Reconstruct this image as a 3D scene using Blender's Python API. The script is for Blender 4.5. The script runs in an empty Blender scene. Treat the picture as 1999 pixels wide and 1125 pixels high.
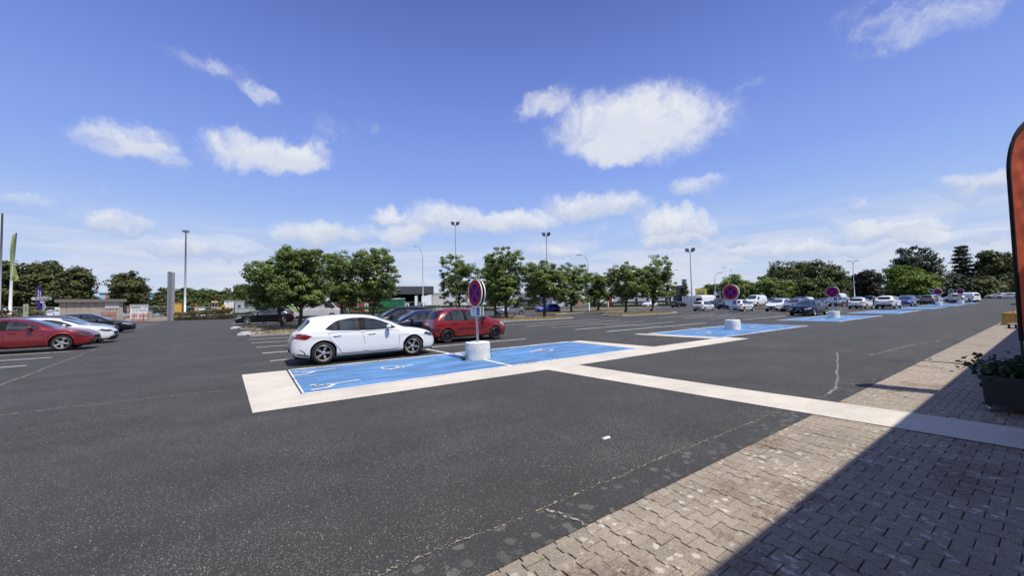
import bpy, bmesh, math, random
import numpy as np
from mathutils import Vector, Matrix
from mathutils.bvhtree import BVHTree
from mathutils.geometry import delaunay_2d_cdt
random.seed(7); rng = np.random.default_rng(7)
S = bpy.context.scene
COL = S.collection
R = math.radians
# ------------------------------------------------------------------ camera
CAM_F, CAM_P, CAM_R, CAM_H, CAM_A = 740.0, 0.0398346, -0.0214967, 1.7, math.radians(-34.5)
def _axes():
    fw = Vector((0, math.cos(CAM_P), math.sin(CAM_P))); up = Vector((0, -math.sin(CAM_P), math.cos(CAM_P))); rt = Vector((1, 0, 0))
    r2 = rt*math.cos(CAM_R) + up*math.sin(CAM_R); u2 = up*math.cos(CAM_R) - rt*math.sin(CAM_R)
    M = Matrix.Rotation(CAM_A, 3, 'Z')
    return M @ r2, M @ u2, M @ fw
RT, UP, FW = _axes()
cd = bpy.data.cameras.new('camera'); cam = bpy.data.objects.new('camera', cd); COL.objects.link(cam)
cam.matrix_world = Matrix(((RT.x, UP.x, -FW.x, 0), (RT.y, UP.y, -FW.y, 0), (RT.z, UP.z, -FW.z, CAM_H), (0, 0, 0, 1)))
cd.sensor_width = 36; cd.lens = CAM_F/1999*36; cd.clip_start = 0.05; cd.clip_end = 6000
S.camera = cam
def ray(px, py):
    return (FW*CAM_F + RT*(px-999.5) - UP*(py-562.5)).normalized()
def G(px, py, z=0.0):
    d = ray(px, py); t = (z-CAM_H)/d.z
    return Vector((d.x*t, d.y*t, z))
def AT(px, dist, py=590):
    d = ray(px, py); t = dist/math.hypot(d.x, d.y)
    return Vector((d.x*t, d.y*t, 0))
def ZP(px, py, dist):
    d = ray(px, py); return CAM_H + d.z*dist/math.hypot(d.x, d.y)
# ------------------------------------------------------------------ sky
SUN_EL, SUN_AZ = R(64), math.atan2(-0.965, 0.26)      # direction to the sun in the ground plane
w = bpy.data.worlds.new('World'); S.world = w; w.use_nodes = True
nt = w.node_tree; nt.nodes.clear()
N = nt.nodes; L = nt.links
def wm(op, a, b=None, c=None, clamp=False):
    n = N.new('ShaderNodeMath'); n.operation = op; n.use_clamp = clamp
    for i, v in enumerate((a, b, c)):
        if v is None: continue
        if isinstance(v, (int, float)): n.inputs[i].default_value = v
        else: L.new(v, n.inputs[i])
    return n.outputs[0]
def wv(op, a, b=None):
    n = N.new('ShaderNodeVectorMath'); n.operation = op
    for i, v in enumerate((a, b)):
        if v is None: continue
        if isinstance(v, (tuple, Vector)): n.inputs[i].default_value = tuple(v)
        elif isinstance(v, (int, float)): n.inputs[3].default_value = v
        else: L.new(v, n.inputs[i])
    return n
tc = N.new('ShaderNodeTexCoord'); DIR = tc.outputs['Generated']
sky = N.new('ShaderNodeTexSky'); sky.sky_type = 'NISHITA'; sky.sun_disc = False
sky.sun_elevation = SUN_EL; sky.sun_rotation = math.pi/2 - SUN_AZ; sky.altitude = 50; sky.air_density = 1.0; sky.dust_density = 0.6; sky.ozone_density = 2.2
tint = N.new('ShaderNodeMix'); tint.data_type = 'RGBA'; tint.blend_type = 'MULTIPLY'; tint.inputs[0].default_value = 1
L.new(sky.outputs[0], tint.inputs[6]); tint.inputs[7].default_value = (1, 1, 1.1, 1)
ramp = N.new('ShaderNodeValToRGB'); sepz = N.new('ShaderNodeSeparateXYZ'); L.new(DIR, sepz.inputs[0]); L.new(sepz.outputs[2], ramp.inputs[0])
els = ramp.color_ramp.elements; els[0].position = 0.0; els[0].color = (.560, .665, .870, 1); els[1].position = 1.0; els[1].color = (.052, .100, .36, 1)
for p_, c_ in ((.05, (.575, .680, .880)), (.12, (.475, .605, .90)), (.19, (.385, .540, .920)), (.31, (.268, .405, .905)), (.47, (.178, .275, .745)), (.62, (.110, .176, .535))):
    e_ = els.new(p_); e_.color = (*c_, 1)
rs = N.new('ShaderNodeVectorMath'); rs.operation = 'SCALE'; L.new(ramp.outputs[0], rs.inputs[0]); rs.inputs[3].default_value = 10.0
skyc = N.new('ShaderNodeMix'); skyc.data_type = 'RGBA'; skyc.inputs[0].default_value = .88; L.new(tint.outputs[2], skyc.inputs[6]); L.new(rs.outputs[0], skyc.inputs[7])
def noise(vec, scale, detail=5, rough=.55, dist=0.0):
    n = N.new('ShaderNodeTexNoise'); n.inputs['Scale'].default_value = scale; n.inputs['Detail'].default_value = detail
    n.inputs['Roughness'].default_value = rough; n.inputs['Distortion'].default_value = dist; L.new(vec, n.inputs['Vector']); return n
sep = N.new('ShaderNodeSeparateXYZ'); L.new(DIR, sep.inputs[0])
zc = wm('MAXIMUM', sep.outputs[2], 0.015)
wn = noise(DIR, 9, 4, .6)
warp = wv('SCALE', wv('SUBTRACT', wn.outputs['Color'], (.5, .5, .5)).outputs[0], 0.085)
wn2 = noise(DIR, 38, 3, .6)
warp2 = wv('SCALE', wv('SUBTRACT', wn2.outputs['Color'], (.5, .5, .5)).outputs[0], 0.022)
DW = wv('ADD', wv('ADD', DIR, warp.outputs[0]).outputs[0], warp2.outputs[0]).outputs[0]
# clouds of the photograph, as directions in the sky: (px, py, half width, half height, density, slope)
CL = [(1240,245,160,66,1.35,-.05),(1060,200,52,26,.8,-.5),(1200,300,55,26,1.1,0),(1360,360,48,20,.8,-.1),(1160,402,95,23,1.15,-.06),(1318,438,78,26,1.1,0),(1318,470,70,11,.8,0),
      (860,430,120,20,.95,0),(1010,437,70,17,1.0,0),(510,300,115,32,1.25,.14),(600,310,45,26,.8,-.1),(235,265,92,30,1.0,.05),(310,300,60,16,.65,.35),(215,436,100,18,.9,.06),
      (630,458,105,18,1.1,0),(790,458,42,16,1.0,0),(400,483,110,14,.9,.03),(1740,448,95,16,1.1,-.04),(1900,366,84,22,1.1,-.2),(1830,468,105,13,.9,-.02),(1560,485,130,12,1.0,-.02),
      (1790,45,140,42,.55,-.42),(1700,30,90,36,.35,-.5),(505,180,34,16,.7,.5),(415,130,80,16,.42,.2),(1460,165,30,14,.38,-.3),(1685,396,34,11,.6,0),(1080,488,80,12,.9,0),
      (1660,432,40,10,.6,0),(760,418,40,11,.6,0),(1440,455,26,12,.45,-.2),(720,250,26,14,.35,.2),(650,260,40,20,.3,.3),(60,405,60,16,.45,0),(1165,458,26,11,.5,-.2),(200,378,34,10,.3,0)]
dens = None; vert = None
for (px, py, hw, hh, dn, sl) in CL:
    hw *= 1.1; hh *= (1.12 if px > 700 else 1.3) if py < 400 else 1.4; dn *= 1.0 if py < 400 else 1.15
    c = ray(px, py); rx = (ray(px+2, py+2*sl)-ray(px-2, py-2*sl)); kx = rx.length/4; rx.normalize()
    ry = c.cross(rx).normalized(); ry = -ry if ry.z < 0 else ry
    ky = (ray(px, py-2)-ray(px, py+2)).length/4
    a = wv('DOT_PRODUCT', DW, rx/(kx*hw)).outputs['Value']; a = wm('SUBTRACT', a, (rx/(kx*hw)).dot(c))
    b = wv('DOT_PRODUCT', DW, ry/(ky*hh)).outputs['Value']; b = wm('SUBTRACT', b, (ry/(ky*hh)).dot(c))
    r2 = wm('ADD', wm('MULTIPLY', a, a), wm('MULTIPLY', b, b))
    m = wm('MULTIPLY', wm('SUBTRACT', 1.45, r2, clamp=False), dn*1.25)
    m = wm('MAXIMUM', m, 0)
    vb = wm('MULTIPLY', m, b)
    dens = m if dens is None else wm('ADD', dens, m)
    vert = vb if vert is None else wm('ADD', vert, vb)
# perspective sheet for low far cloud bands, and elsewhere outside the frame
pl = wv('DIVIDE', DIR, None); cz = N.new('ShaderNodeCombineXYZ'); L.new(zc, cz.inputs[0]); L.new(zc, cz.inputs[1]); cz.inputs[2].default_value = 1
L.new(cz.outputs[0], pl.inputs[1])
stretch = N.new('ShaderNodeMapping'); L.new(DIR, stretch.inputs[0]); stretch.inputs['Scale'].default_value = (4.2, 4.2, 34)
nb = noise(stretch.outputs[0], 1.0, 6, .6, .3)
band = wm('MULTIPLY', wm('SUBTRACT', nb.outputs[0], .38), 4.4, clamp=True)
lowm = N.new('ShaderNodeMapRange'); lowm.interpolation_type = 'SMOOTHSTEP'; L.new(sep.outputs[2], lowm.inputs[0])
lowm.inputs[1].default_value = .24; lowm.inputs[2].default_value = .07; lowm.inputs[3].default_value = 0; lowm.inputs[4].default_value = 1
band = wm('MULTIPLY', band, lowm.outputs[0])
# scattered unseen cloud behind the camera, cover added to mute blue ambient light
front = wv('DOT_PRODUCT', DIR, Vector((FW.x, FW.y, 0)).normalized()).outputs['Value']
bk = N.new('ShaderNodeMapRange'); L.new(front, bk.inputs[0]); bk.inputs[1].default_value = .35; bk.inputs[2].default_value = .0; bk.inputs[3].default_value = 0; bk.inputs[4].default_value = 1
ns = noise(DIR, 4.5, 6, .58)
scat = wm('MULTIPLY', wm('MULTIPLY', wm('SUBTRACT', ns.outputs[0], .50), 5, clamp=True), bk.outputs[0])
fb = noise(DW, 17, 8, .66, .3)
fbs = wm('MULTIPLY', wm('SUBTRACT', fb.outputs[0], .52), 3.6)
d1 = wm('ADD', dens, wm('MULTIPLY', fbs, wm('MINIMUM', wm('MULTIPLY', dens, 1.6), 1)))
ss = N.new('ShaderNodeMapRange'); ss.interpolation_type = 'SMOOTHSTEP'; L.new(d1, ss.inputs[0]); ss.inputs[1].default_value = .0; ss.inputs[2].default_value = 2.35; ss.inputs[3].default_value = 0; ss.inputs[4].default_value = .95
a1 = ss.outputs[0]
alpha = wm('MAXIMUM', wm('MAXIMUM', a1, wm('MULTIPLY', band, .82)), scat)
ccol = N.new('ShaderNodeMix'); ccol.data_type = 'RGBA'
vn = wm('ADD', wm('DIVIDE', vert, wm('ADD', dens, .05)), wm('MULTIPLY', fbs, .35))
sh = N.new('ShaderNodeMapRange'); L.new(vn, sh.inputs[0]); sh.inputs[1].default_value = -.75; sh.inputs[2].default_value = .45; sh.inputs[3].default_value = 0; sh.inputs[4].default_value = 1
hib = N.new('ShaderNodeMapRange'); L.new(sep.outputs[2], hib.inputs[0]); hib.inputs[1].default_value = .12; hib.inputs[2].default_value = .36; hib.inputs[3].default_value = 0; hib.inputs[4].default_value = .75
L.new(wm('MAXIMUM', sh.outputs[0], hib.outputs[0]), ccol.inputs[0]); ccol.inputs[6].default_value = (5.3, 5.9, 7.4, 1); ccol.inputs[7].default_value = (8.0, 8.3, 8.9, 1)
mx = N.new('ShaderNodeMix'); mx.data_type = 'RGBA'; L.new(alpha, mx.inputs[0]); L.new(skyc.outputs[2], mx.inputs[6]); L.new(ccol.outputs[2], mx.inputs[7])
bg = N.new('ShaderNodeBackground'); bg.inputs[1].default_value = 0.10; L.new(mx.outputs[2], bg.inputs[0])
wo = N.new('ShaderNodeOutputWorld'); L.new(bg.outputs[0], wo.inputs[0])
w.cycles.sampling_method = 'MANUAL'; w.cycles.sample_map_resolution = 512
# ------------------------------------------------------------------ sun and exposure
sd = bpy.data.lights.new('sun', 'SUN'); sd.energy = 4.8; sd.angle = R(.55); sd.color = (1, .945, .86)
so = bpy.data.objects.new('sun', sd); COL.objects.link(so)
sdir = Vector((math.cos(SUN_AZ)*math.cos(SUN_EL), math.sin(SUN_AZ)*math.cos(SUN_EL), math.sin(SUN_EL)))
so.rotation_euler = sdir.to_track_quat('Z', 'Y').to_euler()
S.view_settings.view_transform = 'Standard'; S.view_settings.look = 'None'; S.view_settings.gamma = 1; S.view_settings.exposure = 0.0
S.view_settings.use_curve_mapping = False
S.cycles.max_bounces = 6; S.cycles.diffuse_bounces = 3; S.cycles.glossy_bounces = 3; S.cycles.transparent_max_bounces = 8; S.cycles.transmission_bounces = 3
S.cycles.use_adaptive_sampling = True; S.cycles.adaptive_threshold = 0.02; S.cycles.caustics_reflective = False; S.cycles.caustics_refractive = False
# ------------------------------------------------------------------ materials
MATS = {}
def mat(name, col=(.5, .5, .5), rough=.6, metal=0.0, coat=0.0, var=0.0, vscale=3.0, bump=0.0, bscale=40, spec=.5, rand=0.0, trans=0.0, world=True, emis=None):
    if name in MATS: return MATS[name]
    m = bpy.data.materials.new(name); m.use_nodes = True; t = m.node_tree; b = t.nodes['Principled BSDF']
    b.inputs['Base Color'].default_value = (*col, 1); b.inputs['Roughness'].default_value = rough; b.inputs['Metallic'].default_value = metal
    b.inputs['Coat Weight'].default_value = coat; b.inputs['Coat Roughness'].default_value = .04; b.inputs['Specular IOR Level'].default_value = spec
    if trans: b.inputs['Transmission Weight'].default_value = trans
    g = t.nodes.new('ShaderNodeNewGeometry')
    last = None
    if var:
        n = t.nodes.new('ShaderNodeTexNoise'); n.inputs['Scale'].default_value = vscale; n.inputs['Detail'].default_value = 6; n.inputs['Roughness'].default_value = .6
        t.links.new(g.outputs['Position'], n.inputs['Vector'])
        r = t.nodes.new('ShaderNodeMapRange'); t.links.new(n.outputs[0], r.inputs[0]); r.inputs[1].default_value = .3; r.inputs[2].default_value = .7; r.inputs[3].default_value = 1-var; r.inputs[4].default_value = 1+var
        last = r.outputs[0]
    if rand:
        oi = t.nodes.new('ShaderNodeObjectInfo'); r = t.nodes.new('ShaderNodeMapRange'); t.links.new(oi.outputs['Random'], r.inputs[0]); r.inputs[3].default_value = 1-rand; r.inputs[4].default_value = 1+rand
        if last is None: last = r.outputs[0]
        else:
            q = t.nodes.new('ShaderNodeMath'); q.operation = 'MULTIPLY'; t.links.new(last, q.inputs[0]); t.links.new(r.outputs[0], q.inputs[1]); last = q.outputs[0]
    if last is not None:
        v = t.nodes.new('ShaderNodeVectorMath'); v.operation = 'SCALE'; v.inputs[0].default_value = col; t.links.new(last, v.inputs[3]); t.links.new(v.outputs[0], b.inputs['Base Color'])
    if bump:
        n = t.nodes.new('ShaderNodeTexNoise'); n.inputs['Scale'].default_value = bscale; n.inputs['Detail'].default_value = 4; t.links.new(g.outputs['Position'], n.inputs['Vector'])
        bp = t.nodes.new('ShaderNodeBump'); bp.inputs['Strength'].default_value = bump; bp.inputs['Distance'].default_value = .02; t.links.new(n.outputs[0], bp.inputs['Height']); t.links.new(bp.outputs[0], b.inputs['Normal'])
    MATS[name] = m; return m
class NB:
    """small node-building helper for the ground materials"""
    def __init__(s, name):
        s.m = bpy.data.materials.new(name); s.m.use_nodes = True; s.t = s.m.node_tree; s.b = s.t.nodes['Principled BSDF']
        s.pos = s.t.nodes.new('ShaderNodeNewGeometry').outputs['Position']; MATS[name] = s.m
    def link(s, a, b): s.t.links.new(a, b)
    def noise(s, scale, detail=5, rough=.6, vec=None, dist=0):
        n = s.t.nodes.new('ShaderNodeTexNoise'); n.inputs['Scale'].default_value = scale; n.inputs['Detail'].default_value = detail; n.inputs['Roughness'].default_value = rough; n.inputs['Distortion'].default_value = dist
        s.link(vec or s.pos, n.inputs['Vector']); return n.outputs[0]
    def vor(s, scale, out='Distance', vec=None, rnd=1.0):
        n = s.t.nodes.new('ShaderNodeTexVoronoi'); n.inputs['Scale'].default_value = scale; n.inputs['Randomness'].default_value = rnd; s.link(vec or s.pos, n.inputs['Vector']); return n.outputs[out]
    def math(s, op, a, b=None, clamp=False):
        n = s.t.nodes.new('ShaderNodeMath'); n.operation = op; n.use_clamp = clamp
        for i, v in enumerate((a, b)):
            if v is None: continue
            if isinstance(v, (int, float)): n.inputs[i].default_value = v
            else: s.link(v, n.inputs[i])
        return n.outputs[0]
    def step(s, v, a, b, lo=0., hi=1., smooth=True):
        n = s.t.nodes.new('ShaderNodeMapRange'); n.interpolation_type = 'SMOOTHSTEP' if smooth else 'LINEAR'
        s.link(v, n.inputs[0]); 
        for i, x in enumerate((a, b, lo, hi)): n.inputs[i+1].default_value = x
        return n.outputs[0]
    def mix(s, f, a, b, mode='MIX'):
        n = s.t.nodes.new('ShaderNodeMix'); n.data_type = 'RGBA'; n.blend_type = mode
        for i, v in ((0, f), (6, a), (7, b)):
            if isinstance(v, tuple): n.inputs[i].default_value = (*v, 1)
            elif isinstance(v, (int, float)): n.inputs[i].default_value = v
            else: s.link(v, n.inputs[i])
        return n.outputs[2]
    def scale(s, col, f):
        n = s.t.nodes.new('ShaderNodeVectorMath'); n.operation = 'SCALE'
        if isinstance(col, tuple): n.inputs[0].default_value = col
        else: s.link(col, n.inputs[0])
        s.link(f, n.inputs[3]); return n.outputs[0]
    def vec(s, sc=(1, 1, 1), loc=(0, 0, 0), rot=(0, 0, 0)):
        n = s.t.nodes.new('ShaderNodeMapping'); s.link(s.pos, n.inputs[0]); n.inputs['Scale'].default_value = sc; n.inputs['Location'].default_value = loc; n.inputs['Rotation'].default_value = rot; return n.outputs[0]
    def out(s, col, rough, bumpv=None, bs=.3, bd=.01):
        s.link(col, s.b.inputs['Base Color'])
        if isinstance(rough, (int, float)): s.b.inputs['Roughness'].default_value = rough
        else: s.link(rough, s.b.inputs['Roughness'])
        if bumpv is not None:
            bp = s.t.nodes.new('ShaderNodeBump'); bp.inputs['Strength'].default_value = bs; bp.inputs['Distance'].default_value = bd; s.link(bumpv, bp.inputs['Height']); s.link(bp.outputs[0], s.b.inputs['Normal'])
        return s.m
def asphalt_mat(name, base, speck, lich=0.0):
    n = NB(name)
    big = n.noise(.22, 5, .6); mid = n.noise(1.7, 6, .65); fine = n.noise(95, 3, .7); vf = n.noise(300, 2, .7)
    streak = n.noise(1, 5, .6, n.vec((.05, 1.1, 1)))
    f = n.math('ADD', n.step(big, .3, .7, -.09, .09), n.step(mid, .3, .7, -.07, .07)); f = n.math('ADD', f, n.step(streak, .35, .65, -.07, .07)); f = n.math('ADD', f, n.step(fine, .35, .65, -.36, .40))
    f = n.math('ADD', f, n.step(vf, .35, .65, -.34, .36)); f = n.math('ADD', f, n.step(n.noise(42, 3, .7), .3, .7, -.2, .2)); f = n.math('ADD', f, n.step(n.noise(.6, 5, .7, n.vec((.2, 1.6, 1), (3, 5, 0), (0, 0, .6))), .5, .7, 0, -.14)); f = n.math('ADD', f, 1.0)
    c = n.scale(base, f)
    ov = n.vor(.42, 'Distance'); oc = n.t.nodes.new('ShaderNodeSeparateColor'); n.link(n.vor(.42, 'Color'), oc.inputs[0]); og = n.math('ADD', ov, n.step(n.noise(5, 5, .7), .3, .7, -.10, .10))
    c = n.mix(n.math('MULTIPLY', n.math('MULTIPLY', n.step(og, .17, .07), n.math('GREATER_THAN', oc.outputs[0], .62)), .5), c, (.022, .021, .020))
    # pale aggregate worn out of the binder, denser in some places
    cell = n.vor(120, 'Distance'); cr = n.t.nodes.new('ShaderNodeSeparateColor'); n.link(n.vor(120, 'Color'), cr.inputs[0])
    dns = n.step(n.noise(.55, 6, .7), .36, .72, .66, 1.06)
    pick = n.math('GREATER_THAN', cr.outputs[0], n.math('SUBTRACT', 1.56, dns))
    on = n.math('MULTIPLY', pick, n.step(cell, .48, .30))
    c = n.mix(n.math('MULTIPLY', on, n.step(cr.outputs[1], 0, 1, .25, 1)), c, speck)
    cell2 = n.vor(48, 'Distance'); cs = n.t.nodes.new('ShaderNodeSeparateColor'); n.link(n.vor(48, 'Color'), cs.inputs[0])
    c = n.mix(n.math('MULTIPLY', n.math('GREATER_THAN', cs.outputs[0], .962), n.step(cell2, .30, .20)), c, tuple(x*1.1 for x in speck))
    if lich:
        lv = n.vor(9, 'Distance', n.vec((1, 1, 1))); lc = n.t.nodes.new('ShaderNodeSeparateColor'); n.link(n.vor(9, 'Color'), lc.inputs[0])
        rg = n.math('ADD', lv, n.step(n.noise(30, 4), .3, .7, -.12, .12))
        lm = n.math('MULTIPLY', n.step(rg, .42, .34), n.math('GREATER_THAN', lc.outputs[0], .45))
        lm = n.math('MULTIPLY', lm, n.step(n.noise(.9, 4), .35, .6, .1, 1))
        c = n.mix(n.math('MULTIPLY', lm, lich), c, (.24, .24, .20))
    return n.out(c, .82, n.math('ADD', fine, n.math('MULTIPLY', vf, .5)), .55, .006)
M_ASPH = asphalt_mat('asphalt', (.0395, .0385, .0345), (.36, .35, .32))
M_ASPH2 = asphalt_mat('asphalt_edge', (.040, .039, .036), (.2, .2, .19), .38)
def paint_mat(name, col, wear, wearcol=(.06, .06, .062), speck=.0, streakamt=.12):
    n = NB(name)
    f = n.math('ADD', n.step(n.noise(.9, 6, .65), .3, .7, -.10, .10), n.step(n.noise(60, 3, .7), .3, .7, -.10, .10))
    f = n.math('ADD', f, n.step(n.noise(1.3, 6, .7, n.vec((.35, 2.6, 1), rot=(0, 0, .25))), .35, .65, -streakamt, streakamt)); f = n.math('ADD', f, 1.0)
    c = n.scale(col, f)
    wn_ = n.math('ADD', n.noise(14, 6, .75), n.step(n.noise(1.1, 4), .3, .7, -.09, .09))
    c = n.mix(n.step(wn_, .70-wear, .78-wear), c, wearcol)
    if speck:
        sp = n.noise(95, 3, .85); c = n.mix(n.math('MULTIPLY', n.step(sp, .60, .70), speck), c, tuple(x*.45 for x in col))
        sp2 = n.noise(85, 3, .85, n.vec((1, 1, 1), (7, 3, 0))); c = n.mix(n.math('MULTIPLY', n.step(sp2, .62, .72), speck*.7), c, (.85, .75, .62))
    return n.out(c, .7, n.noise(110, 3, .7), .35, .004)
M_BLUE = paint_mat('blue_bay_paint', (.098, .235, .46), .155, (.085, .15, .25), .35, .34)
M_BEIGE = paint_mat('beige_resin', (.60, .55, .46), .07, (.47, .42, .35), .5, .05)
M_WHITE = paint_mat('white_line_paint', (.70, .69, .65), .13)
M_WORN = paint_mat('worn_line_paint', (.50, .50, .47), .17)
def paver_mat(name, joint=False):
    n = NB(name)
    oi = n.t.nodes.new('ShaderNodeObjectInfo')
    f = n.math('ADD', n.step(oi.outputs['Random'], 0, 1, -.10, .10, False) if not joint else n.step(n.noise(5, 1), .3, .7, -.08, .08), n.step(n.noise(.8, 5, .65), .3, .7, -.10, .10))
    f = n.math('ADD', f, n.step(n.noise(120, 3, .85), .35, .65, -.42, .45)); f = n.math('ADD', f, n.step(n.noise(28, 5, .7), .3, .7, -.12, .12)); f = n.math('ADD', f, 1.0)
    c = n.scale((.295, .248, .188), f)
    # lichen discs
    lv = n.vor(13, 'Distance'); lc = n.t.nodes.new('ShaderNodeSeparateColor'); n.link(n.vor(13, 'Color'), lc.inputs[0])
    rg = n.math('ADD', lv, n.step(n.noise(45, 4), .3, .7, -.16, .16))
    lm = n.math('MULTIPLY', n.step(rg, .36, .28), n.math('GREATER_THAN', lc.outputs[0], .50))
    lm = n.math('MULTIPLY', lm, n.step(n.noise(1.5, 4), .40, .58, .15, .95))
    c = n.mix(lm, c, (.56, .52, .44))
    # brown moss patches with pale flecks
    ms = n.noise(1.15, 5, .6, n.vec((1, 1, 1), (2.3, .7, 0))); mm = n.step(ms, .555, .63)
    mm = n.math('MULTIPLY', mm, n.step(n.noise(26, 5, .85), .42, .54))
    c = n.mix(n.math('MULTIPLY', mm, .8), c, (.16, .105, .07))
    c = n.mix(n.step(n.noise(2.2, 6, .7, n.vec((1, 1, 1), (9, 4, 0))), .52, .72, 0, .35), c, (.22, .19, .16))
    if joint:
        br = n.t.nodes.new('ShaderNodeTexBrick'); n.link(n.vec((1, 1, 1), (.04, 0, 0), (0, 0, math.pi/2)), br.inputs[0]); br.inputs['Scale'].default_value = 1
        br.inputs['Brick Width'].default_value = .19; br.inputs['Row Height'].default_value = .148; br.inputs['Mortar Size'].default_value = .006; br.inputs['Mortar Smooth'].default_value = .3
        c = n.mix(br.outputs['Fac'], c, (.10, .085, .07))
        return n.out(c, .85, n.math('SUBTRACT', 1.0, br.outputs['Fac']), .5, .006)
    return n.out(c, .85, n.noise(150, 3, .8), .6, .004)
M_PAVER = paver_mat('concrete_paver'); M_PAVFAR = paver_mat('concrete_paving', True)
M_BED = mat('joint_sand', (.038, .030, .022), .95, var=.4, vscale=30)
M_DIRT = mat('dry_ground', (.22, .17, .12), .95, var=.3, vscale=.5, bump=.4, bscale=8)
M_GROUND = mat('far_ground', (.09, .10, .05), .95, var=.3, vscale=.05)
M_KERB = mat('kerb_concrete', (.36, .34, .30), .9, var=.25, vscale=5, bump=.3)
M_KERBW = mat('kerb_white_paint', (.66, .64, .60), .8, var=.2, vscale=9)
M_CONC = paint_mat('white_concrete', (.74, .74, .70), .10, (.50, .49, .46), .2, .12)
M_GALV = mat('galvanised_steel', (.42, .43, .45), .42, .75, var=.12, vscale=4)
M_POLE = mat('grey_pole_paint', (.40, .42, .43), .45, .4)
M_DARK = mat('dark_plastic', (.018, .018, .020), .45)
M_BLACK = mat('black_rubber', (.016, .016, .017), .75)
M_UNDER = mat('underbody', (.008, .008, .008), .9)
M_GLASS = mat('car_glass', (.034, .043, .043), .03, coat=.6, spec=.6, var=.75, vscale=2.6)
M_GLASSL = mat('car_glass_light', (.075, .095, .092), .05, coat=.6, var=.55, vscale=2.2)
M_TRIM = mat('black_trim', (.010, .010, .011), .55, spec=.08)
M_GLASSR = mat('rear_glass', (.008, .012, .018), .12, spec=.35)
M_SEAM = mat('panel_gap', (.012, .012, .012), .8)
M_CHROME = mat('chrome', (.75, .75, .76), .12, 1.0)
M_ALLOY = mat('alloy', (.50, .49, .47), .45, .6)
M_ALLOYD = mat('dark_alloy', (.07, .07, .075), .35, .7)
M_BRAKE = mat('brake_disc', (.022, .022, .022), .7, .2)
M_HEAD = mat('headlight_glass', (.30, .33, .36), .06, coat=1)
M_HEADD = mat('headlight_dark', (.05, .055, .06), .06, coat=1)
M_TAIL = mat('taillight_red', (.20, .008, .008), .12, coat=1)
M_PLATE = mat('plate_white', (.55, .55, .53), .5)
M_SIGNR = mat('sign_red', (.42, .022, .014), .7, spec=.15)
M_SIGNB = mat('sign_blue', (.008, .012, .24), .7, spec=.12)
M_SIGNW = mat('sign_white', (.70, .70, .68), .45)
M_SIGNG = mat('sign_back', (.06, .07, .075), .5)
M_TEXT = mat('sign_text', (.05, .06, .12), .6)
M_YEL = mat('yellow_paint', (.62, .33, .035), .6, var=.15, vscale=6, bump=.2)
M_ORFLAG = None
M_BARK = mat('bark', (.085, .070, .055), .95, var=.35, vscale=9, bump=.6, bscale=25)
def fabricmat(name, c):
    m = mat(name, c, .7, var=.25, vscale=2.2, bump=1.0, bscale=4.5); t = m.node_tree; b = t.nodes['Principled BSDF']; tl = t.nodes.new('ShaderNodeBsdfTranslucent'); tl.inputs[0].default_value = (*c, 1)
    ad = t.nodes.new('ShaderNodeMixShader'); ad.inputs[0].default_value = .5; t.links.new(b.outputs[0], ad.inputs[1]); t.links.new(tl.outputs[0], ad.inputs[2]); t.links.new(ad.outputs[0], t.nodes['Material Output'].inputs[0]); return m
def leafmat(name, c1, c2, tr=.22):
    m = bpy.data.materials.new(name); m.use_nodes = True; t = m.node_tree; b = t.nodes['Principled BSDF']
    at = t.nodes.new('ShaderNodeAttribute'); at.attribute_name = 'tone'; at.attribute_type = 'GEOMETRY'
    mx_ = t.nodes.new('ShaderNodeMix'); mx_.data_type = 'RGBA'; t.links.new(at.outputs['Fac'], mx_.inputs[0]); mx_.inputs[6].default_value = (*c1, 1); mx_.inputs[7].default_value = (*c2, 1)
    t.links.new(mx_.outputs[2], b.inputs['Base Color']); b.inputs['Roughness'].default_value = .55; b.inputs['Specular IOR Level'].default_value = .25
    tl = t.nodes.new('ShaderNodeBsdfTranslucent'); t.links.new(mx_.outputs[2], tl.inputs[0])
    ad = t.nodes.new('ShaderNodeMixShader'); ad.inputs[0].default_value = tr; t.links.new(b.outputs[0], ad.inputs[1]); t.links.new(tl.outputs[0], ad.inputs[2])
    t.links.new(ad.outputs[0], t.nodes['Material Output'].inputs[0]); MATS[name] = m; return m
M_LIME = leafmat('lime_leaf', (.044, .070, .016), (.32, .42, .12), .34)
M_OAK = leafmat('oak_leaf', (.034, .048, .018), (.15, .17, .06))
M_WOODL = leafmat('wood_leaf', (.028, .046, .014), (.135, .175, .050))
M_BRIGHT = leafmat('bright_leaf', (.055, .095, .016), (.22, .30, .05), .3)
M_CONIF = leafmat('conifer_needle', (.014, .028, .016), (.05, .075, .04), .08)
M_PURP = leafmat('purple_leaf', (.018, .020, .014), (.065, .066, .038), .1)
M_HEDGE = leafmat('hedge_leaf', (.030, .050, .014), (.10, .14, .04))
M_HEDGED = leafmat('dry_hedge_leaf', (.045, .050, .020), (.20, .19, .09))
M_FERN = leafmat('fern_leaf', (.02, .045, .022), (.05, .095, .045))
M_STRAW = leafmat('dry_grass', (.26, .19, .08), (.50, .40, .20), .15)
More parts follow.
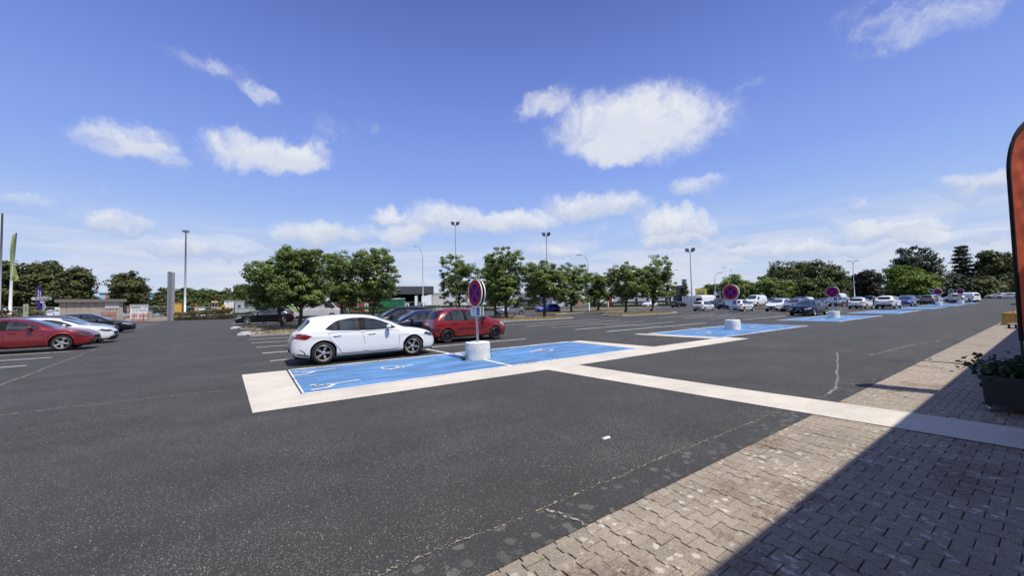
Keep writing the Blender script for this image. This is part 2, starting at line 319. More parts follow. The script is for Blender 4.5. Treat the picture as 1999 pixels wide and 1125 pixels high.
# ------------------------------------------------------------------ object helpers
def tag(o, label=None, cat=None, group=None, kind=None):
    if label: o['label'] = label
    if cat: o['category'] = cat
    if group: o['group'] = group
    if kind: o['kind'] = kind
    return o
def link(name, me, m=None, parent=None, loc=None, smooth=False):
    o = bpy.data.objects.new(name, me); COL.objects.link(o)
    if m is not None:
        if isinstance(m, (list, tuple)):
            for x in m: me.materials.append(x)
        elif not me.materials: me.materials.append(m)
    if parent is not None: o.parent = parent
    if loc is not None: o.location = loc
    if smooth:
        me.polygons.foreach_set('use_smooth', [True]*len(me.polygons))
    return o
def empty(name, loc, rz=0.0, label=None, cat=None, group=None):
    o = bpy.data.objects.new(name, None); COL.objects.link(o); o.location = loc; o.rotation_euler = (0, 0, rz); o.empty_display_size = .3
    return tag(o, label, cat, group)
class MB:
    def __init__(s): s.v = []; s.f = []; s.mi = []; s.cm = 0
    def add(s, vs, fs):
        k = len(s.v); s.v += [tuple(p) for p in vs]; s.f += [tuple(i+k for i in f) for f in fs]; s.mi += [s.cm]*len(fs); return s
    def box(s, x0, x1, y0, y1, z0, z1, M=None):
        vs = [Vector(p) for p in ((x0, y0, z0), (x1, y0, z0), (x1, y1, z0), (x0, y1, z0), (x0, y0, z1), (x1, y0, z1), (x1, y1, z1), (x0, y1, z1))]
        if M is not None: vs = [M @ p for p in vs]
        return s.add(vs, [(0, 3, 2, 1), (4, 5, 6, 7), (0, 1, 5, 4), (1, 2, 6, 5), (2, 3, 7, 6), (3, 0, 4, 7)])
    def tube(s, pts, rs, n=8, cap=True):
        pts = [Vector(p) for p in pts]
        if isinstance(rs, (int, float)): rs = [rs]*len(pts)
        vs = []; fs = []
        for i, p in enumerate(pts):
            d = (pts[min(i+1, len(pts)-1)]-pts[max(i-1, 0)]).normalized()
            a = Vector((0, 0, 1)) if abs(d.z) < .9 else Vector((1, 0, 0)); u = d.cross(a).normalized(); v2 = d.cross(u)
            for k in range(n):
                t = 2*math.pi*k/n; vs.append(p+(u*math.cos(t)+v2*math.sin(t))*rs[i])
        for i in range(len(pts)-1):
            for k in range(n):
                fs.append((i*n+k, i*n+(k+1) % n, (i+1)*n+(k+1) % n, (i+1)*n+k))
        if cap: fs += [tuple(range(n)), tuple((len(pts)-1)*n+k for k in reversed(range(n)))]
        return s.add(vs, fs)
    def lathe(s, prof, n=24, M=None, axis='Z'):
        vs = []; fs = []
        for (r, z) in prof:
            for k in range(n):
                t = 2*math.pi*k/n; p = Vector((r*math.cos(t), r*math.sin(t), z))
                if axis == 'Y': p = Vector((p.x, p.z, p.y))
                if M is not None: p = M @ p
                vs.append(p)
        for i in range(len(prof)-1):
            for k in range(n): fs.append((i*n+k, i*n+(k+1) % n, (i+1)*n+(k+1) % n, (i+1)*n+k))
        if prof[0][0] > 1e-4: fs.append(tuple(reversed(range(n))))
        if prof[-1][0] > 1e-4: fs.append(tuple((len(prof)-1)*n+k for k in range(n)))
        return s.add(vs, fs)
    def mesh(s, name):
        me = bpy.data.meshes.new(name); me.from_pydata([tuple(p) for p in s.v], [], s.f); 
        if any(s.mi): me.polygons.foreach_set('material_index', s.mi)
        me.update(); return me
    def build(s, name, m, parent=None, loc=None, smooth=False): return link(name, s.mesh(name), m, parent, loc, smooth)
def flat(name, pts, z, m, parent=None, kind=None):
    """a ground sheet from world xy points"""
    me = bpy.data.meshes.new(name); me.from_pydata([(p[0], p[1], z) for p in pts], [], [tuple(range(len(pts)))]); me.update()
    if me.polygons[0].normal.z < 0: me.flip_normals()
    o = link(name, me, m, parent)
    if kind: o['kind'] = kind
    return o
def text_mesh(txt, size, extrude=0.0, align='CENTER', squash=1.0):
    c = bpy.data.curves.new('txt', 'FONT'); c.body = txt; c.size = size; c.extrude = extrude; c.align_x = align; c.align_y = 'CENTER'; c.resolution_u = 2; c.space_character = squash
    o = bpy.data.objects.new('txt', c); COL.objects.link(o); dg = bpy.context.evaluated_depsgraph_get(); me = bpy.data.meshes.new_from_object(o.evaluated_get(dg))
    bpy.data.objects.remove(o); bpy.data.curves.remove(c); me.materials.clear(); return me
def quads_mesh(name, P, tone, m, tri=False):
    """P: (n,4,3) or (n,3,3) array of separate leaf faces"""
    n, k, _ = P.shape; me = bpy.data.meshes.new(name); me.vertices.add(n*k); me.vertices.foreach_set('co', P.reshape(-1).astype(np.float32))
    me.loops.add(n*k); me.loops.foreach_set('vertex_index', np.arange(n*k, dtype=np.int32)); me.polygons.add(n)
    me.polygons.foreach_set('loop_start', np.arange(0, n*k, k, dtype=np.int32))
    try: me.polygons.foreach_set('loop_total', np.full(n, k, dtype=np.int32))
    except Exception: pass
    a = me.attributes.new('tone', 'FLOAT', 'POINT'); a.data.foreach_set('value', np.repeat(tone, k).astype(np.float32))
    me.update(calc_edges=True); me.materials.append(m); return me
def leaves(C, Nrm, size, jit=.5, aspect=.75):
    n = len(C); nr = Nrm + rng.normal(size=(n, 3))*jit; nr /= np.linalg.norm(nr, axis=1)[:, None]+1e-9
    t = rng.normal(size=(n, 3)); u = np.cross(nr, t); u /= np.linalg.norm(u, axis=1)[:, None]+1e-9; v = np.cross(nr, u)
    s = (size*rng.uniform(.65, 1.3, n))[:, None]
    return np.stack([C-u*s*.5, C+v*s*aspect*.5, C+u*s*.5, C-v*s*aspect*.5], 1)
def crown(name, rx, ry, rz, m, clumps, per, leaf, cr=.42, lump=.2, shape='round', seed=0, hollow=.4, z0=0.0):
    """foliage centred on (0,0,z0): many leaf-sized faces grouped in clumps spread through an uneven volume"""
    g = np.random.default_rng(seed)
    d = g.normal(size=(clumps, 3)); d /= np.linalg.norm(d, axis=1)[:, None]
    ph = g.uniform(0, 6.28, 8)
    lum = 1+lump*(np.sin(d[:, 0]*3.1+ph[0])*np.sin(d[:, 1]*2.7+ph[1])+.7*np.sin(d[:, 2]*4.3+ph[2]+d[:, 0]*2)+.5*np.sin(d[:, 1]*7+ph[3])*np.sin(d[:, 0]*6+ph[4]))
    r = np.minimum((hollow+(1-hollow)*g.uniform(0, 1, clumps)**.5)*lum, 1.12)
    if shape == 'cone':
        zz = g.uniform(0, 1, clumps)**1.4; lay = np.round(zz*13)/13; zz = lay+g.normal(size=clumps)*.008
        rad = (1-zz)**.85*(.35+.65*g.uniform(0, 1, clumps)**.5)*(1+lump*np.sin(lay*40+ph[0]+d[:, 0]*3)); an = g.uniform(0, 6.28, clumps)
        c = np.stack([np.cos(an)*rad*rx, np.sin(an)*rad*ry, (zz*2-1)*rz-rad*rz*.10], 1); out = np.stack([np.cos(an), np.sin(an), np.full(clumps, .6)], 1)
    else:
        d2 = np.sign(d)*np.abs(d)**.78; d2 /= (np.abs(d2)**2.6).sum(1)[:, None]**(1/2.6); c = d2*r[:, None]*np.array([rx, ry, rz])*.98; out = d.copy()
        if shape == 'round': c[:, 2] = np.where(c[:, 2] < 0, c[:, 2]*.9, c[:, 2])
        if shape == 'dome': c[:, 2] = np.abs(c[:, 2])*1.9-rz*.95
    crs = cr*g.uniform(.65, 1.35, clumps)
    k = clumps*per; ci = np.repeat(np.arange(clumps), per)
    q = g.normal(size=(k, 3)); q /= np.linalg.norm(q, axis=1)[:, None]
    rr = crs[ci]*(g.uniform(.25, 1, k)**.6)
    sq = np.array([1, 1, .62]) if shape != 'cone' else np.array([1.1, 1.1, .32])
    P = c[ci]+q*rr[:, None]*sq
    nrm = q*.7+out[ci]*.25+np.array([0, 0, .75])
    P[:, 2] += z0
    F = leaves(P, nrm, np.full(k, leaf))
    tone = np.clip(g.uniform(0, 1, clumps)[ci]*.5+g.uniform(0, 1, k)*.5+.12*q[:, 2], 0, 1)
    return quads_mesh(name, F, tone, m)
def tree(base, H, zb, wdt, m, label, group='', name='tree', cat='tree', clumps=130, per=70, leaf=.2, cr=.5, trunk_r=.12, shape='round', seed=0, lump=.2, dx=0.0, depthk=1.0, scale=1.0, hollow=.4, lean=0.0):
    """tree whose crown spans zb..H above the ground and is wdt metres wide"""
    t = empty(name, base, 0, label, cat, group or None)
    rz = (H-zb)/2; zc_ = (H+zb)/2; rx = wdt/2
    side = Vector((RT.x, RT.y, 0)).normalized()
    cm = crown('crown', rx*.88, rx*.88*depthk, rz*.90, m, clumps, per, leaf, cr, lump, shape, seed, hollow)
    link('crown', cm, None, t, (side.x*dx, side.y*dx, zc_))
    b = MB(); g = random.Random(seed+5); top = Vector((side.x*dx, side.y*dx, zc_+rz*.3)); mid = Vector((side.x*dx*.3+g.uniform(-.1, .1), side.y*dx*.3, zb*.95))
    b.tube([(0, 0, -.05), (0, 0, .25), mid*.5+Vector((g.uniform(-.05, .05), 0, 0)), mid, (mid+top)/2, top], [trunk_r*1.35, trunk_r*1.05, trunk_r, trunk_r*.9, trunk_r*.6, trunk_r*.2], 8)
    if shape != 'cone':
        for i in range(8):
            an = g.uniform(0, 6.28); el = g.uniform(.2, .9); st = mid.lerp(top, g.uniform(0, .55)); ln = rx*g.uniform(.55, .85)
            e = st+Vector((math.cos(an)*ln, math.sin(an)*ln, ln*el*min(1.5, rz/rx)))
            b.tube([st, st.lerp(e, .5)+Vector((0, 0, ln*.08)), e], [trunk_r*.5, trunk_r*.3, trunk_r*.08], 5)
    b.build('trunk', M_BARK, t, smooth=True)
    return t
# ================================================================== SETTING
def rect(x0, x1, y0, y1): return [(x0, y0), (x1, y0), (x1, y1), (x0, y1)]
flat('ground', rect(-1500, 2500, -800, 2500), -.03, M_GROUND, kind='structure')
park = flat('car_park', rect(-140, 330, 2.5, 150), 0.0, M_ASPH, kind='structure')
strip = flat('asphalt_margin', rect(-60, 330, 2.13, 2.5), 0.0, M_ASPH2, kind='structure')
flat('site_ground', [(-140, 84), (-9, 84), (12, 84), (22, 98), (40, 150), (-140, 150)], .004, M_DIRT, kind='structure')
# paved forecourt: real interlocking pavers near, texture with joints beyond
pave = flat('forecourt', rect(-12, 14.2, -1.4, 2.13), -.012, M_BED, kind='structure')
flat('forecourt_far', rect(14.2, 160, -8, 2.13), -.002, M_PAVFAR, kind='structure')
flat('forecourt_near_wall', rect(-12, 14.2, -8, -1.4), -.002, M_PAVFAR, kind='structure')
PX, PY = .148, .19
def paver_mesh(half=False):
    a = .0125; hw = PX/2-.0046; hl = PY/2-.0034; e = [(0, a), (.042, a), (.06, -a), (.13, -a), (.148, a), (.19, a)]
    if half: e = [(0, a), (.042, a), (.06, -a), (.095, -a)]; 
    yo = -PY/2
    pr = [(hw+o, y+yo) for y, o in e]; pl = [(-hw-o, y+yo) for y, o in reversed(e)]
    ring = pr+pl
    top = .095 if half else .19
    ring = [(x, min(max(y, yo+.0022), yo+top-.0022)) for x, y in ring]
    b = MB(); n = len(ring); cx = 0; cy = yo+top/2
    def sc(k): return [(x-math.copysign(k, x), y-math.copysign(k, y-cy)*(1 if abs(y-cy) > top/2-.01 else 0)) for x, y in ring]
    vs = [(x, y, -.016) for x, y in ring]+[(x, y, -.004) for x, y in ring]+[(x, y, 0) for x, y in sc(.0028)]
    fs = [tuple(range(2*n, 3*n))]
    for l in (0, 1):
        for i in range(n): fs.append((l*n+i, l*n+(i+1) % n, (l+1)*n+(i+1) % n, (l+1)*n+i))
    b.add(vs, fs); return b
pm, pmh = paver_mesh(), paver_mesh(True)
pmesh = pm.mesh('paver'); pmesh.materials.append(M_PAVER); pmeshh = pmh.mesh('half_paver'); pmeshh.materials.append(M_PAVER)
cells = []
c = 0
while True:
    x = -.088+(c-6)*PX
    if x > 14.1: break
    y = 2.13
    if c % 2:
        cells.append((x, y, True)); y -= PY/2
    while y > -1.3:
        cells.append((x, y, False)); y -= PY
    c += 1
def vis_key(c):
    x, y, _ = c; v = Vector((x, y-.1, -CAM_H)); k = CAM_F/v.dot(FW) if v.dot(FW) > .2 else 0
    px = 999.5+v.dot(RT)*k; py = 562.5-v.dot(UP)*k
    return (0 if (k > 0 and px < 2080 and py < 1180) else 1, v.length)
cells.sort(key=vis_key)
rest = MB()
for i, (x, y, hf) in enumerate(cells):
    if (i*7919) % 97 < 3: x += random.gauss(0, .002)
    z = random.gauss(.001, .0016); tx, ty = random.gauss(0, .007), random.gauss(0, .007); rz = random.gauss(0, .006)
    M = Matrix.Translation((x+random.gauss(0, .0012), y-PY/2 if not hf else y-PY/2+.0+PY/2*0, z)) @ Matrix.Rotation(rz, 4, 'Z') @ Matrix.Rotation(tx, 4, 'X') @ Matrix.Rotation(ty, 4, 'Y')
    if hf: M = Matrix.Translation((x, y, z))
    if i < 300:
        o = bpy.data.objects.new('paver', pmeshh if hf else pmesh); COL.objects.link(o); o.matrix_local = M; o.parent = pave
    else:
        src = pmh if hf else pm; rest.add([M @ Vector(p) for p in src.v], src.f)
o = rest.build('pavers', M_PAVER, pave); o['kind'] = 'stuff'
# painted and resin surfaces
PER = 15.66
blue = []
bx0 = [.82, 16.55, 31.9, 47.6, 63.2, 78.9, 94.6]; bx1 = [11.12, 26.6, 42.6, 58.1, 73.7, 89.3, 104.6]
for k in range(7):
    b = flat('disabled_bay', rect(bx0[k], bx1[k], 8.5, 11.98), .006, M_BLUE, kind='structure'); blue.append(b)
path = flat('walkway', [(-.2, 12.02), (.02, 7.52), (6.12, 7.42), (6.36, 5.0), (6.55, 3.2), (6.86, .3), (7.2, -3), (8.25, -3), (7.90, .34), (7.55, 3.2), (7.38, 5.0), (7.2, 7.42), (17.1, 7.5), (17.1, 8.42), (16.88, 8.5), (16.55, 11.4), (16.2, 12.3), (15.75, 12.3), (16.1, 8.5), (12.0, 8.5), (11.75, 12.0), (11.12, 12.0), (11.12, 8.5), (.80, 8.5), (.78, 12.02)], .010, M_BEIGE, kind='structure')
def line(x0, y0, x1, y1, wd=.10, m=None, z=.014, par=park):
    wd *= 1.3
    d = Vector((x1-x0, y1-y0)); l = d.length; d /= l; n = Vector((-d.y, d.x))*wd/2; k = max(2, int(l/.35)); pts = []
    for s in (1, -1):
        row = [(x0+d.x*l*i/k+s*n.x*random.uniform(.86, 1.08), y0+d.y*l*i/k+s*n.y*random.uniform(.86, 1.08)) for i in range(k+1)]
        pts += row if s == 1 else row[::-1]
    return flat('marking_line', pts, z, m or M_WHITE, par)
for k in range(7):
    line(bx0[k], 11.98, bx1[k], 11.98, .12, par=blue[k]); line((bx0[k]+bx1[k])/2-.2, 8.5, (bx0[k]+bx1[k])/2-.2, 11.98, .10, par=blue[k])
    line(bx0[k], 8.5, bx1[k], 8.5, .09, par=blue[k], z=.015)
    line(bx0[k]+.03, 8.5, bx0[k]+.02, 11.98, .028 if k == 0 else .05, par=blue[k], z=.015)
    if k: line(bx1[k], 8.5, bx1[k]+.3, 11.98, .08, par=blue[k], z=.015)
line(5.62, 12.0, 5.5, 13.9)
starts = [14.49, 17.2, 20.0, 22.7, 25.5]
for j in range(5):
    line(.5-j*.17, starts[j], 5.3, starts[j]-j*.25); line(5.8, 14.4+2.5*j, 10.6, 14.35+2.5*j, m=M_WHITE if j < 3 else M_WORN)
for k in range(1, 7):
    x0 = .5+PER*k
    for j in range(5 if k == 1 else 4):
        line(x0, 14.38+2.5*j, x0+10.2, 14.34+2.5*j, .11, m=M_WHITE if (j+k) % 3 else M_WORN)
    line(x0+5.1, 12.0, x0+5.2, 22.0, .09, m=M_WORN)
for j in range(20):
    y = 19.1+2.72*j
    if y < 38 or y > 50: line(-16.5-j*.2, y, -6.0-.23*j, y, .11, m=M_WHITE)
for j in range(8): line(-1.9-.02*j, 50.5+2.3*j, 3.4, 50.5+2.3*j, .12)
for j in range(5): line(28, 43+2.6*j, 33, 43+2.6*j, .11, m=M_WORN); line(44, 38+2.5*j, 56, 38+2.5*j, .12, m=M_WORN)
# wheelchair emblems and other painted marks on the blue bays
def flatpoly(b, fn, polys):
    for p in polys: b.add([(*fn(x, y), 0) for x, y in p], [tuple(range(len(p)))])
def arc(cx, cy, r, wd, a0, a1, n=14):
    out = []
    for i in range(n):
        t0 = R(a0+(a1-a0)*i/n); t1 = R(a0+(a1-a0)*(i+1)/n)
        out.append([(cx+(r-wd)*math.cos(t0), cy+(r-wd)*math.sin(t0)), (cx+r*math.cos(t0), cy+r*math.sin(t0)), (cx+r*math.cos(t1), cy+r*math.sin(t1)), (cx+(r-wd)*math.cos(t1), cy+(r-wd)*math.sin(t1))])
    return out
def seg(x0, y0, x1, y1, wd):
    d = Vector((x1-x0, y1-y0)).normalized(); n = Vector((-d.y, d.x))*wd/2
    return [(x0+n.x, y0+n.y), (x1+n.x, y1+n.y), (x1-n.x, y1-n.y), (x0-n.x, y0-n.y)]
def wheelchair():          # unit height pictogram, upright, origin at its centre
    P = arc(-.04, -.18, .27, .06, 95, 350); P += arc(-.02, .40, .08, .08, 0, 360, 10)
    P += [seg(-.02, .32, .02, 0, .09), seg(0, .16, .19, .13, .06), seg(.0, -.02, .22, -.04, .09), seg(.21, -.02, .30, -.33, .08), seg(.28, -.32, .38, -.29, .06)]
    return P
def emblem(cx, cy, size, rot, par):
    b = MB(); ca, sa = math.cos(rot), math.sin(rot)
    flatpoly(b, lambda x, y: (cx+size*(x*ca-y*sa), cy+size*(x*sa+y*ca)), wheelchair())
    o = b.build('wheelchair_marking', M_WHITE, par); o.location.z = .017
    bpy.context.view_layer.update(); me = o.data
    bm = bmesh.new(); bm.from_mesh(me); [f.normal_flip() for f in bm.faces if f.normal.z < 0]; bm.to_mesh(me); bm.free()
for k in range(7):
    if k == 0:
        emblem(3.3, 10.45, .95, -math.pi/2, blue[0]); emblem(8.35, 10.45, 1.0, math.pi/2, blue[0])
    else:
        xm = (bx0[k]+bx1[k])/2
        emblem(xm-2.9, 10.2, 1.1, -math.pi/2, blue[k]); emblem(xm+2.4, 10.2, 1.1, math.pi/2, blue[k])
for (cx, cy) in ((1.28, 11.25), (1.42, 9.1)):   # small figure marks at the end of the first bay
    b = MB(); flatpoly(b, lambda x, y: (cx+x, cy+y), [seg(-.35, .12, .1, .05, .09), seg(.1, .05, .62, .12, .08), seg(-.1, -.28, .12, .04, .09), seg(-.42, -.34, -.1, -.28, .09), seg(-.34, .25, -.24, .02, .12)])
    o = b.build('pictogram_marking', M_WHITE, blue[0]); o.location.z = .017; o.data.flip_normals() if o.data.polygons[0].normal.z < 0 else None
# cracks and seams in the asphalt
M_CRACK = mat('crack_filler', (.30, .275, .235), .95, var=.5, vscale=18)
M_CRACKD = mat('dry_weed_crack', (.27, .235, .165), .95, var=.6, vscale=12)
def crack(name, pts, wd, m=None, z=.006, brk=.0):
    """a filled joint with grit and dry weeds: a broken thread of small irregular bits"""
    b = MB(); rr = random.Random(len(pts)*7+int(wd*1e4)); off = 0
    for i in range(len(pts)-1):
        a = Vector(pts[i]); e = Vector(pts[i+1]); ln = (e-a).length; k = int(ln/.022); d = (e-a).normalized(); n = Vector((-d.y, d.x)); gate = 0
        for j in range(k):
            off = off*.97+rr.gauss(0, .0035); gate = gate*.97+rr.gauss(0, .25)
            if gate > 1.3-brk*2 or rr.random() < brk: continue
            p = a.lerp(e, j/k)+n*(off+rr.gauss(0, wd*.28)); r = wd*rr.uniform(.2, .62)
            q = [(p.x+r*rr.uniform(.6, 1.4)*math.cos(t)*(1.5 if abs(d.x) > .5 else 1), p.y+r*rr.uniform(.5, 1.2)*math.sin(t)*(1.5 if abs(d.y) > .5 else 1), z+rr.uniform(0, .003)) for t in (0, 1.25, 2.5, 3.8, 5.0)]
            b.add(q, [(0, 1, 2, 3, 4)])
    return b.build(name, m or M_CRACK, park)
V2 = lambda *a: Vector(a)
crack('asphalt_seam', [V2(-2.5, 2.52), V2(1.9, 2.52), V2(6.6, 2.5)], .020, M_CRACKD, brk=.15)
crack('asphalt_seam', [V2(7.2, 2.42), V2(8.7, 2.40), V2(14.6, 3.95)], .035, M_CRACK, brk=.08)
crack('asphalt_seam', [V2(-3.9, 10.2), V2(-1.6, 10.1), V2(-.05, 9.95)], .028, M_CRACKD, brk=.05)
crack('asphalt_seam', [V2(-5.2, 12.9), V2(-4.9, 14.4), V2(-5.4, 20.), V2(-5.9, 25.5)], .045, M_CRACKD, brk=.1)
crack('asphalt_seam', [V2(2.1, 2.13), V2(2.0, 2.5)], .03, M_CRACK)
crack('asphalt_seam', [V2(7.3, 6.9), V2(12, 6.3), V2(17, 6.6)], .02, M_CRACK, brk=.5)
crack('asphalt_seam', [V2(12.2, 10.1), V2(15.8, 9.6)], .03, M_CRACK, brk=.1)
crack('asphalt_seam', [V2(14.5, 3.2), V2(18, 3.0), V2(21, 2.6)], .05, M_CRACK, brk=.3)
# pale scrap lying on the asphalt
b = MB(); b.add([(-.06, -.02, .004), (.05, -.035, .006), (.075, .01, .012), (.02, .035, .004), (-.05, .03, .010)], [(0, 1, 2, 3, 4)]); b.tube([(-.05, 0, .012), (.06, .0, .016)], [.012, .006], 6)
g = G(1183, 857); o = b.build('litter', M_SIGNW, None, (g.x, g.y, .002)); tag(o, 'small crumpled white scrap lying alone on the dark asphalt in the foreground', 'litter')
# ------------------------------------------------------------------ kerbed islands with dry grass
def island(pix, name='traffic_island', endcaps=()):
    pts = [G(*p) for p in pix]; me = bpy.data.meshes.new('kerb'); n = len(pts)
    cx = sum(p.x for p in pts)/n; cy = sum(p.y for p in pts)/n
    area = sum(pts[i].x*pts[(i+1) % n].y-pts[(i+1) % n].x*pts[i].y for i in range(n))
    if area < 0: pts = pts[::-1]
    def inset(k):
        out = []
        for i in range(n):
            a, p, c2 = pts[i-1], pts[i], pts[(i+1) % n]; d1 = (p-a).normalized(); d2 = (c2-p).normalized(); nn = (Vector((-d1.y, d1.x, 0))+Vector((-d2.y, d2.x, 0))).normalized(); out.append(p+nn*k)
        return out
    inn = inset(.18)
    vs = [(p.x, p.y, 0) for p in pts]+[(p.x, p.y, .12) for p in pts]+[(p.x, p.y, .12) for p in inn]+[(p.x, p.y, .08) for p in inn]
    fs = [(l*n+i, l*n+(i+1) % n, (l+1)*n+(i+1) % n, (l+1)*n+i) for l in range(3) for i in range(n)]
    me.from_pydata(vs, [], fs); me.update(); k = link('kerb', me, M_KERB); k['kind'] = 'structure'
    so_ = flat('island_soil', [(p.x, p.y) for p in inn], .085, M_DIRT, k)
    # tufts
    x0, x1 = min(p.x for p in inn), max(p.x for p in inn); y0, y1 = min(p.y for p in inn), max(p.y for p in inn)
    cnt = int(min(9000, (x1-x0)*(y1-y0)*110)); X = rng.uniform(x0, x1, cnt); Y = rng.uniform(y0, y1, cnt); ok = np.zeros(cnt, bool)
    for i in range(n):
        a, c2 = inn[i], inn[(i+1) % n]; cond = ((a.y > Y) != (c2.y > Y)) & (X < (c2.x-a.x)*(Y-a.y)/((c2.y-a.y) if abs(c2.y-a.y) > 1e-6 else 1e-6)+a.x); ok ^= cond
    X, Y = X[ok], Y[ok]; m_ = len(X)
    if m_ > 3:
        h = rng.uniform(.05, .17, m_)*(1+.8*(rng.uniform(size=m_) > .95)); an = rng.uniform(0, 6.28, m_); wd = .028; B = np.stack([X, Y, np.full(m_, .085)], 1)
        u = np.stack([np.cos(an)*wd, np.sin(an)*wd, np.zeros(m_)], 1); tip = B+np.stack([rng.normal(0, .05, m_), rng.normal(0, .05, m_), h], 1)
        Q = np.stack([B-u, B+u, tip+u*.25, tip-u*.25], 1)
        g_ = link('dry_grass', quads_mesh('dry_grass', Q, rng.uniform(0, 1, m_), M_STRAW), None, k); g_['kind'] = 'stuff'
    for (px, py, ln, rz) in endcaps:
        g = G(px, py); b = MB(); b.box(-ln/2, ln/2, -.13, .13, 0, .17); bm = bmesh.new(); me2 = b.mesh('kerb_stone'); bm.from_mesh(me2); bmesh.ops.bevel(bm, geom=bm.edges[:], offset=.03, segments=2, affect='EDGES'); bm.to_mesh(me2); bm.free()
        o = link('kerb_stone', me2, M_KERBW, k, (g.x, g.y, .004)); o.rotation_euler.z = rz
    return k
island([(477, 655.5), (487, 658), (520, 656), (620, 650), (760, 642), (1000, 628.5), (1085, 624.2), (1120, 621.8), (1112, 620.6), (1040, 621.5), (985, 625), (800, 634), (620, 645), (520, 650.5), (488, 652)], endcaps=((488, 655.5, 1.3, .1), (481, 652.5, .9, .9), (481, 656.5, .8, -.6)))
island([(462, 642), (470, 645), (500, 645.3), (600, 638.5), (800, 628.5), (1000, 620.5), (1024, 619), (1010, 617.8), (900, 620), (700, 628), (600, 634), (500, 639.5)], endcaps=((468, 642.5, 1.3, .2), (463, 641, .9, 1.1)))
island([(1040, 614.6), (1085, 615), (1110, 613.3), (1140, 611.2), (1135, 610), (1100, 611), (1050, 612.5)], endcaps=((1099, 613.6, 1.2, .1),))
island([(1140, 611), (1180, 610.5), (1225, 608.6), (1208, 606.4), (1160, 608.4), (1140, 609.6)])
island([(1172, 616.8), (1190, 618.2), (1215, 618.2), (1270, 615), (1305, 613), (1322, 611.5), (1300, 610.4), (1260, 611.3), (1215, 613.3), (1180, 615.3)], endcaps=((1315, 611.4, 1.2, .3),))
island([(1465, 603.5), (1530, 603.2), (1560, 602), (1545, 599.8), (1500, 600.3), (1470, 601.5)])
island([(1095, 607.5), (1190, 604), (1290, 601.5), (1270, 600.3), (1190, 602), (1100, 605.5)])
# ================================================================== SIGNS in concrete blocks
def disc_sign(x, y, label, big=True, lean=0):
    t = empty('parking_sign', (x, y, 0), lean, label, 'road sign', 'no stopping signs standing in white concrete blocks along the disabled bays')
    b = MB(); b.lathe([(.385, 0), (.39, .03), (.385, .2), (.388, .36), (.375, .515), (.36, .53), (0, .535)], 40)
    bm = bmesh.new(); me = b.mesh('concrete_block'); link('concrete_block', me, M_CONC, t, smooth=False)
    b = MB(); b.box(-.022, .022, -.04, .04, .5, 2.32); b.build('post', M_GALV, t)
    for s in (-1, 1):
        M = Matrix.Translation((s*.055, 0, 2.03)) @ Matrix.Rotation(s*math.pi/2, 4, 'Y') @ Matrix.Rotation(math.pi/2*s, 4, 'Z')
        b = MB(); b.lathe([(0, -.004), (.405, -.004), (.425, -.02), (.43, .0), (.43, .014), (.40, .014), (0, .013)], 48, M); b.build('sign_rim', M_SIGNW, t, smooth=False)
        b = MB(); b.add([M @ Vector((.405*math.cos(2*math.pi*i/48), .405*math.sin(2*math.pi*i/48), .016)) for i in range(48)], [tuple(range(48))]); b.build('red_disc', M_SIGNR, t)
        q = MB(); ww = .040
        for k in range(4):
            a0 = math.pi/4*(2*k+1); pts = []
            off = ww*1.41; cx, cy = math.cos(math.pi/2*(k+1))*off, math.sin(math.pi/2*(k+1))*off
            pts.append((cx, cy)); a1 = a0+math.asin(ww/.28); a2 = a0+math.pi/2-math.asin(ww/.28)
            for i in range(11): an = a1+(a2-a1)*i/10; pts.append((.28*math.cos(an), .28*math.sin(an)))
            q.add([M @ Vector((p[0], p[1], .0185)) for p in pts], [tuple(range(len(pts)))])
        q.build('blue_field', M_SIGNB, t)
        b = MB(); b.lathe([(0, -.013), (.395, -.013), (.395, -.006), (0, -.0055)], 32, M); b.build('sign_backing', M_SIGNG, t)
        # supplementary panel
        M2 = Matrix.Translation((s*.055, 0, 1.47)) @ Matrix.Rotation(s*math.pi/2, 4, 'Y') @ Matrix.Rotation(math.pi/2*s, 4, 'Z')
        me = bpy.data.meshes.new('panel'); bm = bmesh.new(); bmesh.ops.create_cube(bm, size=1, matrix=Matrix.Diagonal((.60, .29, .02, 1)))
        bmesh.ops.bevel(bm, geom=[e for e in bm.edges if abs((e.verts[0].co-e.verts[1].co).normalized().z) > .9], offset=.03, segments=4, affect='EDGES'); bm.transform(M2); bm.to_mesh(me); bm.free()
        pn = link('supplementary_panel', me, M_SIGNW, t)
        for txt, yy, sz in (('INTERDIT', .085, .062), ('SAUF', .0, .062), ('G.I.G. - G.I.C.', -.085, .046)):
            tm = text_mesh(txt, sz); tm.transform(M2 @ Matrix.Translation((-.105, yy, .0135))); link('lettering', tm, M_TEXT, pn)
        q = MB(); q.add([M2 @ Vector(p) for p in ((.09, -.115, .0130), (.27, -.115, .0130), (.27, .115, .0130), (.09, .115, .0130))], [(0, 1, 2, 3)]); q.build('blue_square', M_SIGNB, pn)
        q = MB(); flatpoly(q, lambda a, c_: (.172+.20*a, .20*c_), wheelchair()); q.v = [tuple(M2 @ Vector((v[0], v[1], .0155))) for v in q.v]; q.build('wheelchair_symbol', M_SIGNW, pn)
    return t
disc_sign(5.72, 10.25, 'nearest round no-stopping sign in a white concrete block, in front of the red hatchback')
disc_sign(21.6, 10.3, 'round no-stopping sign in a white concrete block on the second blue bay', lean=-.05)
disc_sign(37.4, 10.25, 'round no-stopping sign in a white block just right of the dark blue saloon')
disc_sign(84.0, 10.6, 'small far round sign in a white block in front of the grey people carrier')
disc_sign(98.2, 9.9, 'farthest round sign in a white block in front of the white delivery van')
